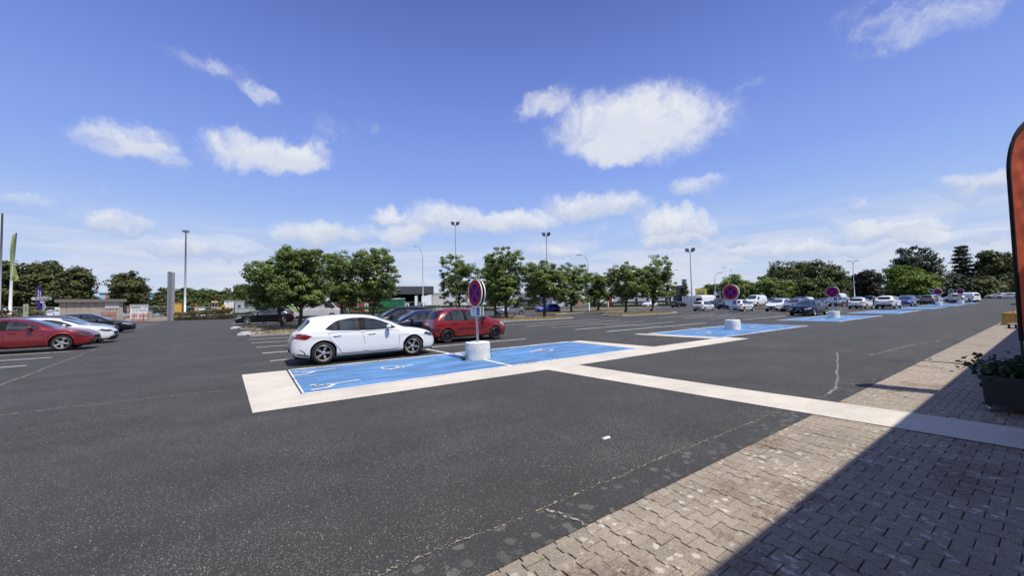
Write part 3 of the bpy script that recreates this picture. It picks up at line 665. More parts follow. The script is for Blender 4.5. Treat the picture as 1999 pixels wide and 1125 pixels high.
# weeds at the foot of the nearest block
def weed(x, y, n, h, spread, label, m=M_HEDGE, leaf=.035):
    t = empty('weed', (x, y, .01), 0, label, 'weed'); B = MB(); C = []; g = random.Random(n)
    for i in range(n):
        an = g.uniform(0, 6.28); r = spread*g.uniform(.3, 1); hh = h*g.uniform(.5, 1); e = Vector((math.cos(an)*r, math.sin(an)*r, hh))
        B.tube([(0, 0, 0), (e.x*.3, e.y*.3, hh*.6), e], [.005, .004, .002], 4)
        for k in range(14): f = k/14; C.append((e.x*f+g.gauss(0, .02), e.y*f+g.gauss(0, .02), hh*(f**.8)+g.gauss(0, .01)))
    C = np.array(C); F = leaves(C, np.tile([0, 0, 1.], (len(C), 1)), np.full(len(C), leaf), 1.0, .6)
    link('foliage', quads_mesh('foliage', F, rng.uniform(0, 1, len(F)), m), None, t); B.build('stem', M_HEDGE, t)
g = G(906, 705); weed(g.x, g.y, 9, .20, .16, 'low green weed sprouting on the left of the nearest sign block')
g = G(957, 698); weed(g.x, g.y, 8, .42, .07, 'tall thin weed growing on the right of the nearest sign block')
# ================================================================== BOLLARDS, TROLLEYS, PLANTER, FLAG
def bollard(x, y, label):
    t = empty('bollard', (x, y, 0), 0, label, 'bollard', 'yellow concrete bollards on the kerb')
    b = MB(); b.lathe([(.46, 0), (.44, .06), (.40, .10), (.39, .60), (.37, .64), (0, .65)], 28); b.build('concrete_block', M_YEL, t)
    return t
bollard(32.9, 1.55, 'squat yellow concrete bollard nearest the camera at the pavement edge'); bollard(34.9, 1.45, 'yellow concrete bollard in the middle of the three'); bollard(36.9, 1.35, 'yellow concrete bollard farthest back, half hidden by the trolleys')
def trolley(x, y, rz, label):
    t = empty('trolley', (x, y, 0), rz, label, 'trolley', 'grey trolleys parked by the yellow bollards')
    b = MB()
    for sy in (-.3, .3):
        b.tube([(-.42, sy, .2), (-.45, sy, .95), (-.52, sy, 1.12)], .016, 6); b.tube([(-.42, sy, .22), (.5, sy*.8, .22)], .016, 6)
    for z in (.45, .7, .92): b.tube([(-.44, -.3, z), (-.44, .3, z)], .010, 5)
    for yy in (-.15, 0, .15): b.tube([(-.43, yy, .24), (-.45, yy, .93)], .007, 5)
    b.build('frame', M_GALV, t)
    b = MB(); b.tube([(-.53, -.38, 1.12), (-.53, .38, 1.12)], .028, 8); b.build('handle', M_DARK, t)
    b = MB(); b.box(-.42, .52, -.29, .29, .18, .215)
    b.build('platform', M_GALV, t)
    for sx in (-.34, .4):
        for sy in (-.22, .22):
            b = MB(); b.lathe([(0, -.025), (.06, -.025), (.075, -.015), (.075, .015), (.06, .025), (0, .025)], 12, Matrix.Translation((sx, sy, .078)), 'Y'); b.box(sx-.02, sx+.02, sy-.035, sy+.035, .09, .18); b.build('castor', M_BLACK, t)
trolley(29.9, 1.25, math.pi*.93, 'nearest grey platform trolley beside the yellow bollards'); trolley(30.5, 1.02, math.pi*.95, 'grey platform trolley tucked behind the nearest one'); trolley(31.2, .8, math.pi*.9, 'rearmost grey platform trolley against the dark banner edge')
# planter
t = empty('planter', (9.15, .30, 0), 0, 'dark square planter of ferns on castors in the building shade', 'planter')
M_PLANT = mat('dark_resin', (.014, .018, .024), .55, var=.15, vscale=3, bump=.2, bscale=60)
b = MB(); x0, x1, y0, y1 = -.45, .45, -.44, .44
prof = [(1.0, .12), (1.0, .14), (1.05, .45), (1.10, .45), (1.10, .51), (1.02, .51), (1.0, .43)]
vs = [(sx*.42*k, sy*.42*k, z) for k, z in prof for sx, sy in ((-1, -1), (1, -1), (1, 1), (-1, 1))]
fs = [(l*4+i, l*4+(i+1) % 4, (l+1)*4+(i+1) % 4, (l+1)*4+i) for l in range(6) for i in range(4)]+[(3, 2, 1, 0)]
b.add(vs, fs); bx = b.build('box', M_PLANT, t)
b = MB(); b.box(-.41, .41, -.41, .41, .40, .43); b.build('soil', M_BED, t)
b = MB(); b.box(-.44, .44, -.44, .44, .09, .118); b.build('dolly_board', M_DARK, t)
for sx in (-.38, .38):
    for sy in (-.38, .38):
        b = MB(); b.lathe([(0, -.02), (.03, -.02), (.042, -.012), (.042, .012), (.03, .02), (0, .02)], 14, Matrix.Translation((sx, sy, .043)), 'Y'); b.build('castor', M_GALV, t)
def fern(parent, n, seed, spread=.5, up=.35):
    g = random.Random(seed); F = []; T = []
    for i in range(n):
        an = g.uniform(0, 6.28); r = spread*g.uniform(.5, 1.1); hh = up*g.uniform(.3, 1.1); base = Vector((g.gauss(0, .1), g.gauss(0, .1), .44)); tone = g.random()
        mid = base+Vector((math.cos(an)*r*.5, math.sin(an)*r*.5, hh)); tip = base+Vector((math.cos(an)*r, math.sin(an)*r, hh*g.uniform(.3, .9)))
        sd_ = Vector((-math.sin(an), math.cos(an), 0))
        for k in range(1, 22):
            f = k/22; p = base*(1-f)**2+mid*2*f*(1-f)+tip*f*f; wl = .085*math.sin(math.pi*min(1, f*.9+.12))+.01
            d = (tip-base).normalized()*.012
            for s in (-1, 1):
                q = p+sd_*s*wl+d; F.append([p-d*.7, p+d*.7, q+d*.3+Vector((0, 0, -.01)), q-d*.3+Vector((0, 0, -.01))]); T.append(tone)
    return link('fern_frond', quads_mesh('fern_frond', np.array([[list(v) for v in q] for q in F]), np.array(T), M_FERN), None, parent)
for i, (sp, up) in enumerate(((.80, .10), (.72, .18), (.60, .25), (.45, .32))): fern(t, 20, 20+i, sp, up)
C = np.random.default_rng(3).normal(size=(1500, 3))*np.array([.23, .25, .075])+np.array([0, 0, .58]); F = leaves(C, np.tile([0, 0, 1.], (1500, 1)), np.full(1500, .075), .8, .8)
link('broad_leaves', quads_mesh('broad_leaves', F, rng.uniform(0, 1, 1500), M_FERN), None, t)
# teardrop banner
t = empty('banner_flag', (9.8, .425, 0), 1.0, 'tall orange feather banner with a black pole sleeve at the right edge', 'banner')
def flag_edge(z):
    k = max(0, min(1, (z-3.55)/.95)); return -.0-.62*(1-math.sqrt(max(0, 1-k*k)))
zs = np.linspace(.95, 4.47, 44); b = MB(); bb = MB(); pts = []
for i, z in enumerate(zs):
    e = flag_edge(z); k = (z-.95)/.9; tail = -.62*min(1, max(.16, k)) if z < 3.55 else -.66+0*(z-3.4)
    pts.append((e, z, min(tail, e-.02)))
def wav(u, z): return .025*math.sin(z*9+u*14)+.018*math.sin(z*21-u*9)
vs = []; nn = 14
for e, z, tl in pts:
    for j in range(nn+1):
        u = j/nn; y = (e-.05)*(1-u)+tl*u; vs.append((.03+wav(u, z)*u, y, z))
fs = [(i*(nn+1)+j, i*(nn+1)+j+1, (i+1)*(nn+1)+j+1, (i+1)*(nn+1)+j) for i in range(len(pts)-1) for j in range(nn)]
b.add(vs, fs); b.build('fabric', fabricmat('orange_flag', (.80, .16, .075)), t, smooth=True)
sl = [Vector((0, e-.028, z)) for e, z, tl in pts]; b = MB(); b.tube(sl, [.026]*len(sl), 10); b.build('pole_sleeve', mat('black_fabric', (.010, .009, .010), .9), t, smooth=True)
b = MB(); b.tube([(0, -.028, 0), (0, -.028, 1.0)], .016, 8); b.build('pole', M_DARK, t)
b = MB(); b.box(-.25, .25, -.03, .03, 0, .02); b.box(-.03, .03, -.25, .25, .0205, .04); b.build('cross_base', M_DARK, t)
# canopy and shop front behind the camera, whose roof shades the forecourt
bld = empty('shop_building', (20, -6, 0), 0, 'shop front with a deep flat canopy over the paved forecourt', 'building')
b = MB(); b.box(-34, 70, -.2, 5.0, 4.45, 4.95); b.build('canopy', mat('canopy_cladding', (.40, .37, .33), .7), bld)
b = MB(); b.box(-34, 70, -.6, -.21, 0, 5.6); b.build('wall', mat('shop_wall', (.45, .41, .36), .8), bld)
for i in range(6):
    b = MB(); b.box(-30+i*18, -29.7+i*18, 1.2, 1.5, -.01, 4.44); b.build('column', M_POLE, bld)
# ================================================================== CARS
def interp(pts, x):
    xs = np.array([p[0] for p in pts], float); ys = np.array([p[1] for p in pts], float); x = np.asarray(x, float)
    h = np.diff(xs); dl = np.diff(ys)/h; m = np.zeros(len(xs)); m[0], m[-1] = dl[0], dl[-1]
    for i in range(1, len(xs)-1): m[i] = 0 if dl[i-1]*dl[i] <= 0 else 3*(h[i-1]+h[i])/((2*h[i]+h[i-1])/dl[i-1]+(h[i]+2*h[i-1])/dl[i])
    i = np.clip(np.searchsorted(xs, x)-1, 0, len(h)-1); t = np.clip((x-xs[i])/h[i], 0, 1); H = h[i]
    return (2*t**3-3*t**2+1)*ys[i]+(t**3-2*t**2+t)*H*m[i]+(-2*t**3+3*t**2)*ys[i+1]+(t**3-t**2)*H*m[i+1]
def chaikin(P, it=2, r=.22):
    for _ in range(it):
        Q = []
        for i in range(len(P)):
            a, b = P[i], P[(i+1) % len(P)]; Q += [(a[0]+(b[0]-a[0])*r, a[1]+(b[1]-a[1])*r), (b[0]+(a[0]-b[0])*r, b[1]+(a[1]-b[1])*r)]
        P = Q
    return P
def clipx(P, xa, xb):
    for lim, sg in ((xa, 1), (xb, -1)):
        Q = []
        for i in range(len(P)):
            a, b = P[i], P[(i+1) % len(P)]; ia, ib = (a[0]-lim)*sg >= 0, (b[0]-lim)*sg >= 0
            if ia: Q.append(a)
            if ia != ib: t = (lim-a[0])/(b[0]-a[0]); Q.append((lim, a[1]+(b[1]-a[1])*t))
        P = Q
        if len(P) < 3: return []
    return P
def inset(P, d):
    n = len(P); area = sum(P[i][0]*P[(i+1) % n][1]-P[(i+1) % n][0]*P[i][1] for i in range(n)); s = 1 if area > 0 else -1; out = []
    for i in range(n):
        a, p, c = Vector(P[i-1]), Vector(P[i]), Vector(P[(i+1) % n]); d1 = (p-a); d2 = (c-p)
        if d1.length < 1e-6 or d2.length < 1e-6: continue
        d1.normalize(); d2.normalize(); nn = Vector((-d1.y-d2.y, d1.x+d2.x)); 
        if nn.length < 1e-6: continue
        nn.normalize(); out.append((p.x+nn.x*d*s, p.y+nn.y*d*s))
    return out
def patch(bvh, poly, mode, off, step=.07, mirror=False):
    """cut a panel with the given outline out of the car's surface and lift it by off metres"""
    poly = [p for i, p in enumerate(poly) if (Vector(p)-Vector(poly[i-1])).length > 1e-4]
    if len(poly) < 3: return [], []
    P = []
    for i in range(len(poly)):
        a, b = Vector(poly[i]), Vector(poly[(i+1) % len(poly)]); k = max(1, int((b-a).length/step)); P += [a.lerp(b, j/k) for j in range(k)]
    n = len(P); xs = [p.x for p in P]; ys = [p.y for p in P]; pts = list(P)
    def inside(x, y):
        c = False
        for i in range(n):
            a, b = P[i], P[i-1]
            if (a.y > y) != (b.y > y) and x < (b.x-a.x)*(y-a.y)/(b.y-a.y)+a.x: c = not c
        return c
    gx = min(xs)+step/2
    while gx < max(xs):
        gy = min(ys)+step/2
        while gy < max(ys):
            if inside(gx, gy) and min((Vector((gx, gy))-q).length for q in P) > step*.4: pts.append(Vector((gx, gy)))
            gy += step
        gx += step
    r = delaunay_2d_cdt(pts, [], [list(range(n))], 1, 1e-5)
    V = []; good = []
    for p in r[0]:
        if mode == 'side': o, d = Vector((p.x, 4, p.y)), Vector((0, -1, 0))
        elif mode == 'front': o, d = Vector((9, p.x, p.y)), Vector((-1, 0, 0))
        elif mode == 'rear': o, d = Vector((-9, p.x, p.y)), Vector((1, 0, 0))
        else: o, d = Vector((p.x, p.y, 6)), Vector((0, 0, -1))
        hit, nr, idx, _ = bvh.ray_cast(o, d)
        if hit is None: V.append(None); continue
        if nr.dot(d) > 0: nr = -nr
        V.append(hit+nr*off)
    F = [tuple(f) for f in r[2] if all(V[i] is not None for i in f)]
    used = sorted({i for f in F for i in f}); mp = {k: i for i, k in enumerate(used)}; V = [V[i] for i in used]; F = [tuple(mp[i] for i in f) for f in F]
    if F:
        a, b, c = (V[i] for i in F[0]); nn = (b-a).cross(c-a)
        if nn.dot(-d) < 0: F = [f[::-1] for f in F]
    return V, F
def flipy(VF): return [Vector((v.x, -v.y, v.z)) for v in VF[0]], [f[::-1] for f in VF[1]]
def ribbon(P, w, closed=False):
    out = []; n = len(P)
    for i in range(n if closed else n-1): 
        q = seg(*P[i], *P[(i+1) % n], w); out.append(q)
    return out
BODY = {}
def body_template(key, D):
    Lc, W, wb, xr, wr = D['L'], D['W'], D['wb'], D['xr'], D['wr']; xf = xr+wb; ra = wr+D.get('gap', .05)
    st = list(np.linspace(0, Lc, 74))+[.01, .025, .045, .08, Lc-.01, Lc-.025, Lc-.045, Lc-.08]
    for xc in (xr, xf):
        dz = ra*ra-(wr-D['sill'])**2; hx = math.sqrt(max(.01, dz)); st = [s for s in st if abs(abs(s-xc)-hx) > .02]
        for a in np.linspace(-1, 1, 25): st.append(xc+hx*math.sin(a*math.pi/2))
        st += [xc-hx-.004, xc+hx+.004]
    st = np.array(sorted(st)); st = st[np.insert(np.diff(st) > .0025, 0, True)]; st = np.clip(st, 0, Lc)
    zt = interp(D['top'], st); be = np.minimum(interp(D['belt'], st), zt-.015); hw = interp(D['plan'], st)*W/2; zb = interp(D['bot'], st)
    tum = D.get('tum', .42); nl, nu = 13, 13; ex = D.get('ex', 3.3); rings = []
    for i, x in enumerate(st):
        z0 = zb[i]; inarch = False
        for xc in (xr, xf):
            dd = ra*ra-(x-xc)**2
            if dd > 0:
                za = wr+math.sqrt(dd)
                if za > z0 and (wr-D['sill'])**2 < dd+1e-6: z0 = max(z0, za); inarch = True
        row = []
        yin = max(.05, hw[i]-.26)
        for (yy, zz) in ((yin, z0+.0), ): row.append((yy, zz))
        for j in range(nl):
            t = j/(nl-1); z = z0+(be[i]-z0)*t; h = (z-zb[i])/max(.05, be[i]-zb[i]); h = min(1, max(0, h))
            f = interp(D['sec'], [h])[0]
            if inarch: f += .012*max(0, 1-(z-z0)/.10)
            row.append((hw[i]*f, z))
        wbelt = row[-1][0]; hU = zt[i]-be[i]
        for j in range(1, nu+1):
            th = math.pi/2*j/nu; u = max(0, math.cos(th))**(2/ex); v = math.sin(th)**(2/ex); z = be[i]+hU*v
            ys = wbelt-tum*(z-be[i])*(1 if hU > .12 else hU/.12)-.02*min(1, hU/.12)*v
            row.append((max(0, ys*u), z))
        rings.append(row)
    m = len(rings[0]); V = []; F = []; MI = []
    for s in (1, -1):
        k0 = len(V)
        for x, row in zip(st, rings): V += [(x-Lc/2, s*y, z) for y, z in row]
        for i in range(len(st)-1):
            for j in range(m-1):
                q = (k0+i*m+j, k0+(i+1)*m+j, k0+(i+1)*m+j+1, k0+i*m+j+1); F.append(q if s < 0 else q[::-1]); MI.append(1 if j == 0 else 0)
        for i, s2 in ((0, 1), (len(st)-1, -1)):
            for j in range(1, m-1):
                c = k0+i*m; q = (c+j, c+j+1, len(V)) 
            V.append((st[i]-Lc/2, 0, (zt[i]+rings[i][1][1])/2)); cc = len(V)-1
            for j in range(m-1):
                q = (k0+i*m+j, k0+i*m+j+1, cc); F.append(q if s*s2 < 0 else q[::-1]); MI.append(0)
    me = bpy.data.meshes.new('body'); me.from_pydata(V, [], F); me.update()
    me.polygons.foreach_set('material_index', MI)
    bm = bmesh.new(); bm.from_mesh(me); bmesh.ops.remove_doubles(bm, verts=bm.verts, dist=.0006); bmesh.ops.recalc_face_normals(bm, faces=bm.faces); bvh = BVHTree.FromBMesh(bm); bm.to_mesh(me); bm.free()
    me.polygons.foreach_set('use_smooth', [True]*len(me.polygons)); me.materials.append(M_DARK); me.materials.append(M_UNDER)
    T = dict(body=me, D=D, parts=[])       # parts: (name, mesh, material key or material, parent index or None)
    def add(name, VF, m, par=None, smooth=True):
        V_, F_ = VF
        if not F_: return None
        q = bpy.data.meshes.new(name); q.from_pydata([tuple(v) for v in V_], [], F_); q.update(); q.materials.append(m if not isinstance(m, str) else M_DARK)
        if smooth: q.polygons.foreach_set('use_smooth', [True]*len(q.polygons))
        T['parts'].append([name, q, m, par]); return len(T['parts'])-1
    def merge(lst):
        V_, F_ = [], []
        for v, f in lst: k = len(V_); V_ += list(v); F_ += [tuple(i+k for i in g) for g in f]
        return V_, F_
    sx = lambda P: [(p[0]-Lc/2, p[1]) for p in P]
    dlo = sx(chaikin(D['dlo'], 1, .18))
    for s in (0, 1):
        mir = (lambda q: q) if s == 0 else flipy
        # doors: lifted panels outlined by dark gaps
        for (xa, xb, k) in D['doors']:
            xa -= Lc/2; xb -= Lc/2; sl = D['sill']+.08; bt = D['bz']+.0
            if k == 'rear':
                xw = xr+ra-Lc/2+.06; P = [(xa+.02, bt), (xa+.05, bt-.18), (max(xa+.1, xw-.16), sl+.33), (xw+.02, sl+.12), (xw+.04, sl), (xb+.02, sl), (xb+.01, sl+.3), (xb-.05, bt)]
            else:
                P = [(xa-.05, bt), (xa+.01, sl+.3), (xa+.02, sl), (xb-.06, sl), (xb+.01, sl+.25), (xb+.02, bt-.25), (xb, bt-.03)]
            if k == 'van': P = [(xa, bt+D.get('dh', .75)), (xa, sl), (xb, sl), (xb, bt+D.get('dh', .75)-.05)]
            di = add('door', mir(patch(bvh, chaikin(P, 1, .12), 'side', .0035, .09)), 'paint')
            g = merge([patch(bvh, q, 'side', .0050, .12) for q in ribbon(chaikin(P, 1, .12), .011, True)]); add('door_gap', mir(g), M_SEAM, di)
            hx = (xa+.17 if k == 'rear' else xa+.14); hz = bt-.115
            hh = patch(bvh, chaikin([(hx, hz), (hx+.2, hz+.01), (hx+.2, hz+.045), (hx, hz+.035)], 1), 'side', .022, .05); add('door_handle', mir(hh), D.get('handle', 'paint'), di)
            h2 = patch(bvh, chaikin([(hx-.02, hz-.02), (hx+.2, hz-.01), (hx+.2, hz+.02), (hx-.02, hz+.01)], 1), 'side', .006, .05); add('handle_recess', mir(h2), M_SEAM, di)
        ti = add('window_trim', mir(patch(bvh, dlo, 'side', .0065, .09)), D.get('trim', M_TRIM))
        if 'chrome' in D:
            base = [p for p in dlo]; add('window_surround', mir(merge([patch(bvh, q, 'side', .0105, .15) for q in ribbon(base, .022, True)])), M_CHROME)
        for (xa, xb) in D['wins']:
            P = inset(clipx(dlo, xa-Lc/2+.018, xb-Lc/2-.018), .022)
            if len(P) >= 3: add('window', mir(patch(bvh, P, 'side', .0085, .09)), M_GLASS if (xa, xb) not in D.get('dark', []) else M_TRIM)
        for P in D.get('sidebits', []): add(P[0], mir(patch(bvh, sx(P[1]), 'side', P[2], .1)), P[3])
        # door mirror
        mx_, mz = D['mir']; b = MB(); wbm = float(interp(D['plan'], [mx_])[0])*W/2*.95
        sph = []
        for a in range(7):
            for c in range(10):
                th = math.pi*a/6; ph = 2*math.pi*c/10; sph.append((mx_-Lc/2+.085*math.cos(th)*.9-.02, wbm+.12+.105*math.sin(th)*math.cos(ph), mz+.07*math.sin(th)*math.sin(ph)+.02))
        b.add(sph, [(a*10+c, a*10+(c+1) % 10, (a+1)*10+(c+1) % 10, (a+1)*10+c) for a in range(6) for c in range(10)]); 
        mi_ = add('door_mirror', mir(([Vector(v) for v in b.v], b.f)), D.get('mirror', 'paint'))
        b = MB(); b.tube([(mx_-Lc/2+.02, wbm-.03, mz-.04), (mx_-Lc/2, wbm+.08, mz-.03)], .022, 6); add('mirror_arm', mir(([Vector(v) for v in b.v], b.f)), M_DARK, mi_)
        # lights
        hl = D['head']; a = patch(bvh, sx(hl[0]), 'side', .006, .05); c = patch(bvh, hl[1], 'front', .006, .05)
        add('headlight', mir(merge([a, c])), D.get('headm', M_HEAD))
        tl = D['tail']; a = patch(bvh, sx(tl[0]), 'side', .006, .05); c = patch(bvh, tl[1], 'rear', .006, .05)
        add('taillight', mir(merge([a, c])), D.get('tailm', M_TAIL))
    ws = D['ws']; hh = ws[2]
    P = [(ws[0]-Lc/2, -hh), (ws[0]-Lc/2, hh), (ws[1]-Lc/2, hh+ws[3]), (ws[1]-Lc/2+.05, 0), (ws[1]-Lc/2, -hh-ws[3])]
    add('windshield', patch(bvh, chaikin(P, 1, .15), 'top', .006, .1), M_GLASS)
    rw = D['rw']; P = [(-rw[2], rw[0]), (rw[2], rw[0]), (rw[3], rw[1]), (-rw[3], rw[1])]
    add('rear_window', patch(bvh, chaikin(P, 1, .15), 'rear', .007, .07), M_GLASSR)
    for nm, P, md, m in D['bits']: add(nm, patch(bvh, P, md, .008, .08), m)
    pz = D.get('pz', (.42, .80)); hwp = .26
    for md, z in (('front', pz[0]), ('rear', pz[1])):
        V_, F_ = patch(bvh, [(-hwp, z-.055), (hwp, z-.055), (hwp, z+.055), (-hwp, z+.055)], md, .014, .13); add('number_plate', (V_, F_), M_PLATE)
    # underbody
    b = MB(); b.box(-Lc/2+.12, Lc/2-.12, -W/2+.27, W/2-.27, D['sill']-.03, wr+ra+.02); add('underbody', ([Vector(v) for v in b.v], b.f), M_UNDER, None, False)
    BODY[key] = T
    return T
def wheel_meshes(style, r):
    w = .20; b = MB(); prof = [(r*.70, -w/2), (r*.80, -w/2-.006), (r*.93, -w/2-.002), (r*.985, -w/2+.025), (r, -w/2+.05), (r, w/2-.05), (r*.985, w/2-.025), (r*.93, w/2+.002), (r*.80, w/2+.006), (r*.70, w/2), (r*.68, w/2-.03)]
    b.lathe(prof, 36, None, 'Y'); b.f = [f for f in b.f if len(f) == 4]; ty = b.mesh('tyre'); ty.materials.append(M_BLACK); ty.polygons.foreach_set('use_smooth', [True]*len(ty.polygons))
    b = MB(); b.lathe([(r*.72, w/2-.004), (r*.69, w/2+.004), (r*.66, w/2-.01), (r*.645, w/2-.05), (r*.63, -w/2+.04)], 36, None, 'Y'); b.f = [f for f in b.f if len(f) == 4]
    n, kind = style; yo = w/2-.012
    for k in range(n):
        a = 2*math.pi*k/n+.3
        if kind == 'double': offs = ((-.13, -.05), (.13, .05))
        elif kind == 'vee': offs = ((-.30, -.02), (.30, .02))
        elif kind == 'fat': offs = ((0, 0),)
        else: offs = ((0, 0),)
        sw = {'double': .0095, 'vee': .011, 'fat': .028, 'thin': .012}[kind]
        for oo, oi_ in offs:
            p0 = Vector((math.cos(a+oi_*1.2)*r*.12, math.sin(a+oi_*1.2)*r*.12)); p1 = Vector((math.cos(a+oo)*r*.665, math.sin(a+oo)*r*.665)); d = (p1-p0).normalized(); q = Vector((-d.y, d.x))
            vs = []
            for pp, ww, y in ((p0, sw*1.5, yo-.03), (p1, sw, yo)):
                for s, dy in ((1, -.02), (1, 0), (-1, 0), (-1, -.02)): vs.append((pp.x+q.x*ww*s, y+dy, pp.y+q.y*ww*s))
            b.add(vs, [(0, 1, 5, 4), (1, 2, 6, 5), (2, 3, 7, 6)])
    b.lathe([(r*.17, yo-.05), (r*.16, yo-.015), (r*.10, yo-.008), (0, yo-.006)], 16, None, 'Y')
    rim = b.mesh('rim')
    b = MB(); b.lathe([(r*.62, -w/2+.03), (r*.62, -.01), (r*.45, .0), (r*.44, .02), (0, .02)], 24, None, 'Y'); disc = b.mesh('wheel'); disc.materials.append(M_BRAKE)
    return ty, rim, disc
WHEELS = {}
def wheel(par, x, y, side, r, style, rimmat, steer=0.0):
    k = (style, round(r, 3), rimmat.name)
    if k not in WHEELS:
        ms = wheel_meshes(style, r); ms[1].materials.append(rimmat); WHEELS[k] = ms
    ty, rim, disc = WHEELS[k]
    o = bpy.data.objects.new('wheel', disc); COL.objects.link(o); o.parent = par; o.location = (x, y, r); o.rotation_euler = (0, 0, (0 if side > 0 else math.pi)+steer)
    o.rotation_euler.rotate_axis('Y', random.uniform(0, 6.28))
    for nm, m in (('tyre', ty), ('rim', rim)):
        q = bpy.data.objects.new(nm, m); COL.objects.link(q); q.parent = o
PAINT = {}
def paint(name, col, metal=0.0, rough=.32):
    if name not in PAINT: PAINT[name] = mat('paint_'+name, col, rough, metal, 1.0 if sum(col) > .1 else .45, spec=.5 if sum(col) > .1 else .25)
    return PAINT[name]
def car(tpl, x, y, rz, color, label, scale=1.0, steer=0.0, style=(5, 'double'), rim=None, group='', name='parked_car', cat='car', far=False, lights=None, skip=()):
    T = BODY[tpl]; D = T['D']; t = empty(name, (x, y, .016), rz, label, cat, group or None); t.scale = (scale,)*3
    def mk(nm, me, m, par):
        o = bpy.data.objects.new(nm, me); COL.objects.link(o); o.parent = par
        if isinstance(m, str): o.material_slots[0].link = 'OBJECT'; o.material_slots[0].material = color
        return o
    mk('body', T['body'], 'paint', t); made = []
    for nm, me, m, par in T['parts']:
        if nm in skip or (far and nm in ('door_gap', 'handle_recess', 'mirror_arm', 'door_handle')): made.append(None); continue
        made.append(mk(nm, me, m, t if par is None or made[par] is None else made[par]))
    Lc = D['L']; hw = D['W']/2
    for xx, st in ((D['xr'], 0), (D['xr']+D['wb'], steer)):
        yy = float(interp(D['plan'], [xx])[0])*hw-.115
        for s in (1, -1): wheel(t, xx-Lc/2, s*yy, s, D['wr'], style, rim or M_ALLOY, st)
    return t
SEC = [(0, .935), (.12, .985), (.35, 1.0), (.55, .995), (.72, .985), (.80, .992), (.86, .975), (1, .945)]
plan0 = lambda L_, a=.70, f=.60: [(0, a), (.05, a+.09), (.14, a+.17), (.35, .955), (.8, .99), (1.6, 1.0), (L_-1.1, 1.0), (L_-.7, .975), (L_-.35, .90), (L_-.15, .80), (L_-.05, .70), (L_, f)]
bot0 = lambda L_, s: [(0, s+.13), (.15, s+.05), (.5, s+.01), (1.2, s), (L_-1.2, s), (L_-.4, s-.0), (L_-.1, s+.03), (L_, s+.10)]
HATCH = dict(L=4.42, W=1.80, wb=2.73, xr=.82, wr=.325, sill=.20, bz=.915,
  top=[(0, .60), (.03, .74), (.10, .88), (.18, .96), (.34, 1.15), (.46, 1.305), (.50, 1.36), (.60, 1.385), (1.0, 1.43), (1.55, 1.445), (2.05, 1.425), (2.5, 1.345), (2.9, 1.19), (3.22, 1.02), (3.36, .965), (3.7, .925), (4.05, .85), (4.28, .745), (4.38, .65), (4.42, .55)],
  belt=[(0, .58), (.1, .84), (.3, .965), (1.0, .955), (2.2, .925), (3.1, .895), (3.7, .85), (4.2, .70), (4.42, .50)], plan=plan0(4.42), bot=bot0(4.42, .20), sec=SEC,
  dlo=[(.84, .985), (.98, 1.13), (1.20, 1.255), (1.6, 1.325), (2.05, 1.325), (2.45, 1.245), (2.8, 1.09), (3.02, .945), (2.0, .93)], wins=[(.8, 1.22), (1.25, 1.86), (2.0, 3.1)],
  doors=[(.93, 1.97, 'rear'), (1.97, 3.06, 'front')], mir=(2.72, 1.0), head=([(3.92, .70), (4.26, .60), (4.32, .68), (4.02, .775)], [(.40, .60), (.78, .62), (.74, .73), (.46, .68)]),
  tail=([(.08, .78), (.36, .74), (.52, .83), (.34, .90), (.08, .90)], [(.36, .76), (.80, .78), (.80, .92), (.40, .88)]), headm=M_HEADD,
  ws=(2.42, 3.22, .52, .13), rw=(.99, 1.31, .66, .585),
  bits=[('grille', [(-.36, .42), (.36, .42), (.42, .60), (-.42, .60)], 'front', M_TRIM), ('front_intake', [(-.72, .26), (.72, .26), (.60, .38), (-.60, .38)], 'front', M_DARK), ('rear_diffuser', [(-.62, .32), (.62, .32), (.56, .42), (-.56, .42)], 'rear', M_DARK)],
  sidebits=[('bumper_vent', [(.20, .47), (.32, .40), (.36, .30), (.335, .30), (.30, .385), (.20, .45)], .004, M_SEAM), ('lower_valance', [(.06, .33), (.42, .255), (.42, .29), (.06, .37)], .005, M_DARK), ('front_vent', [(4.20, .30), (4.33, .30), (4.335, .40)], .005, M_DARK), ('sill_trim', [(1.25, .215), (3.1, .215), (3.1, .262), (1.25, .262)], .012, 'paint')])
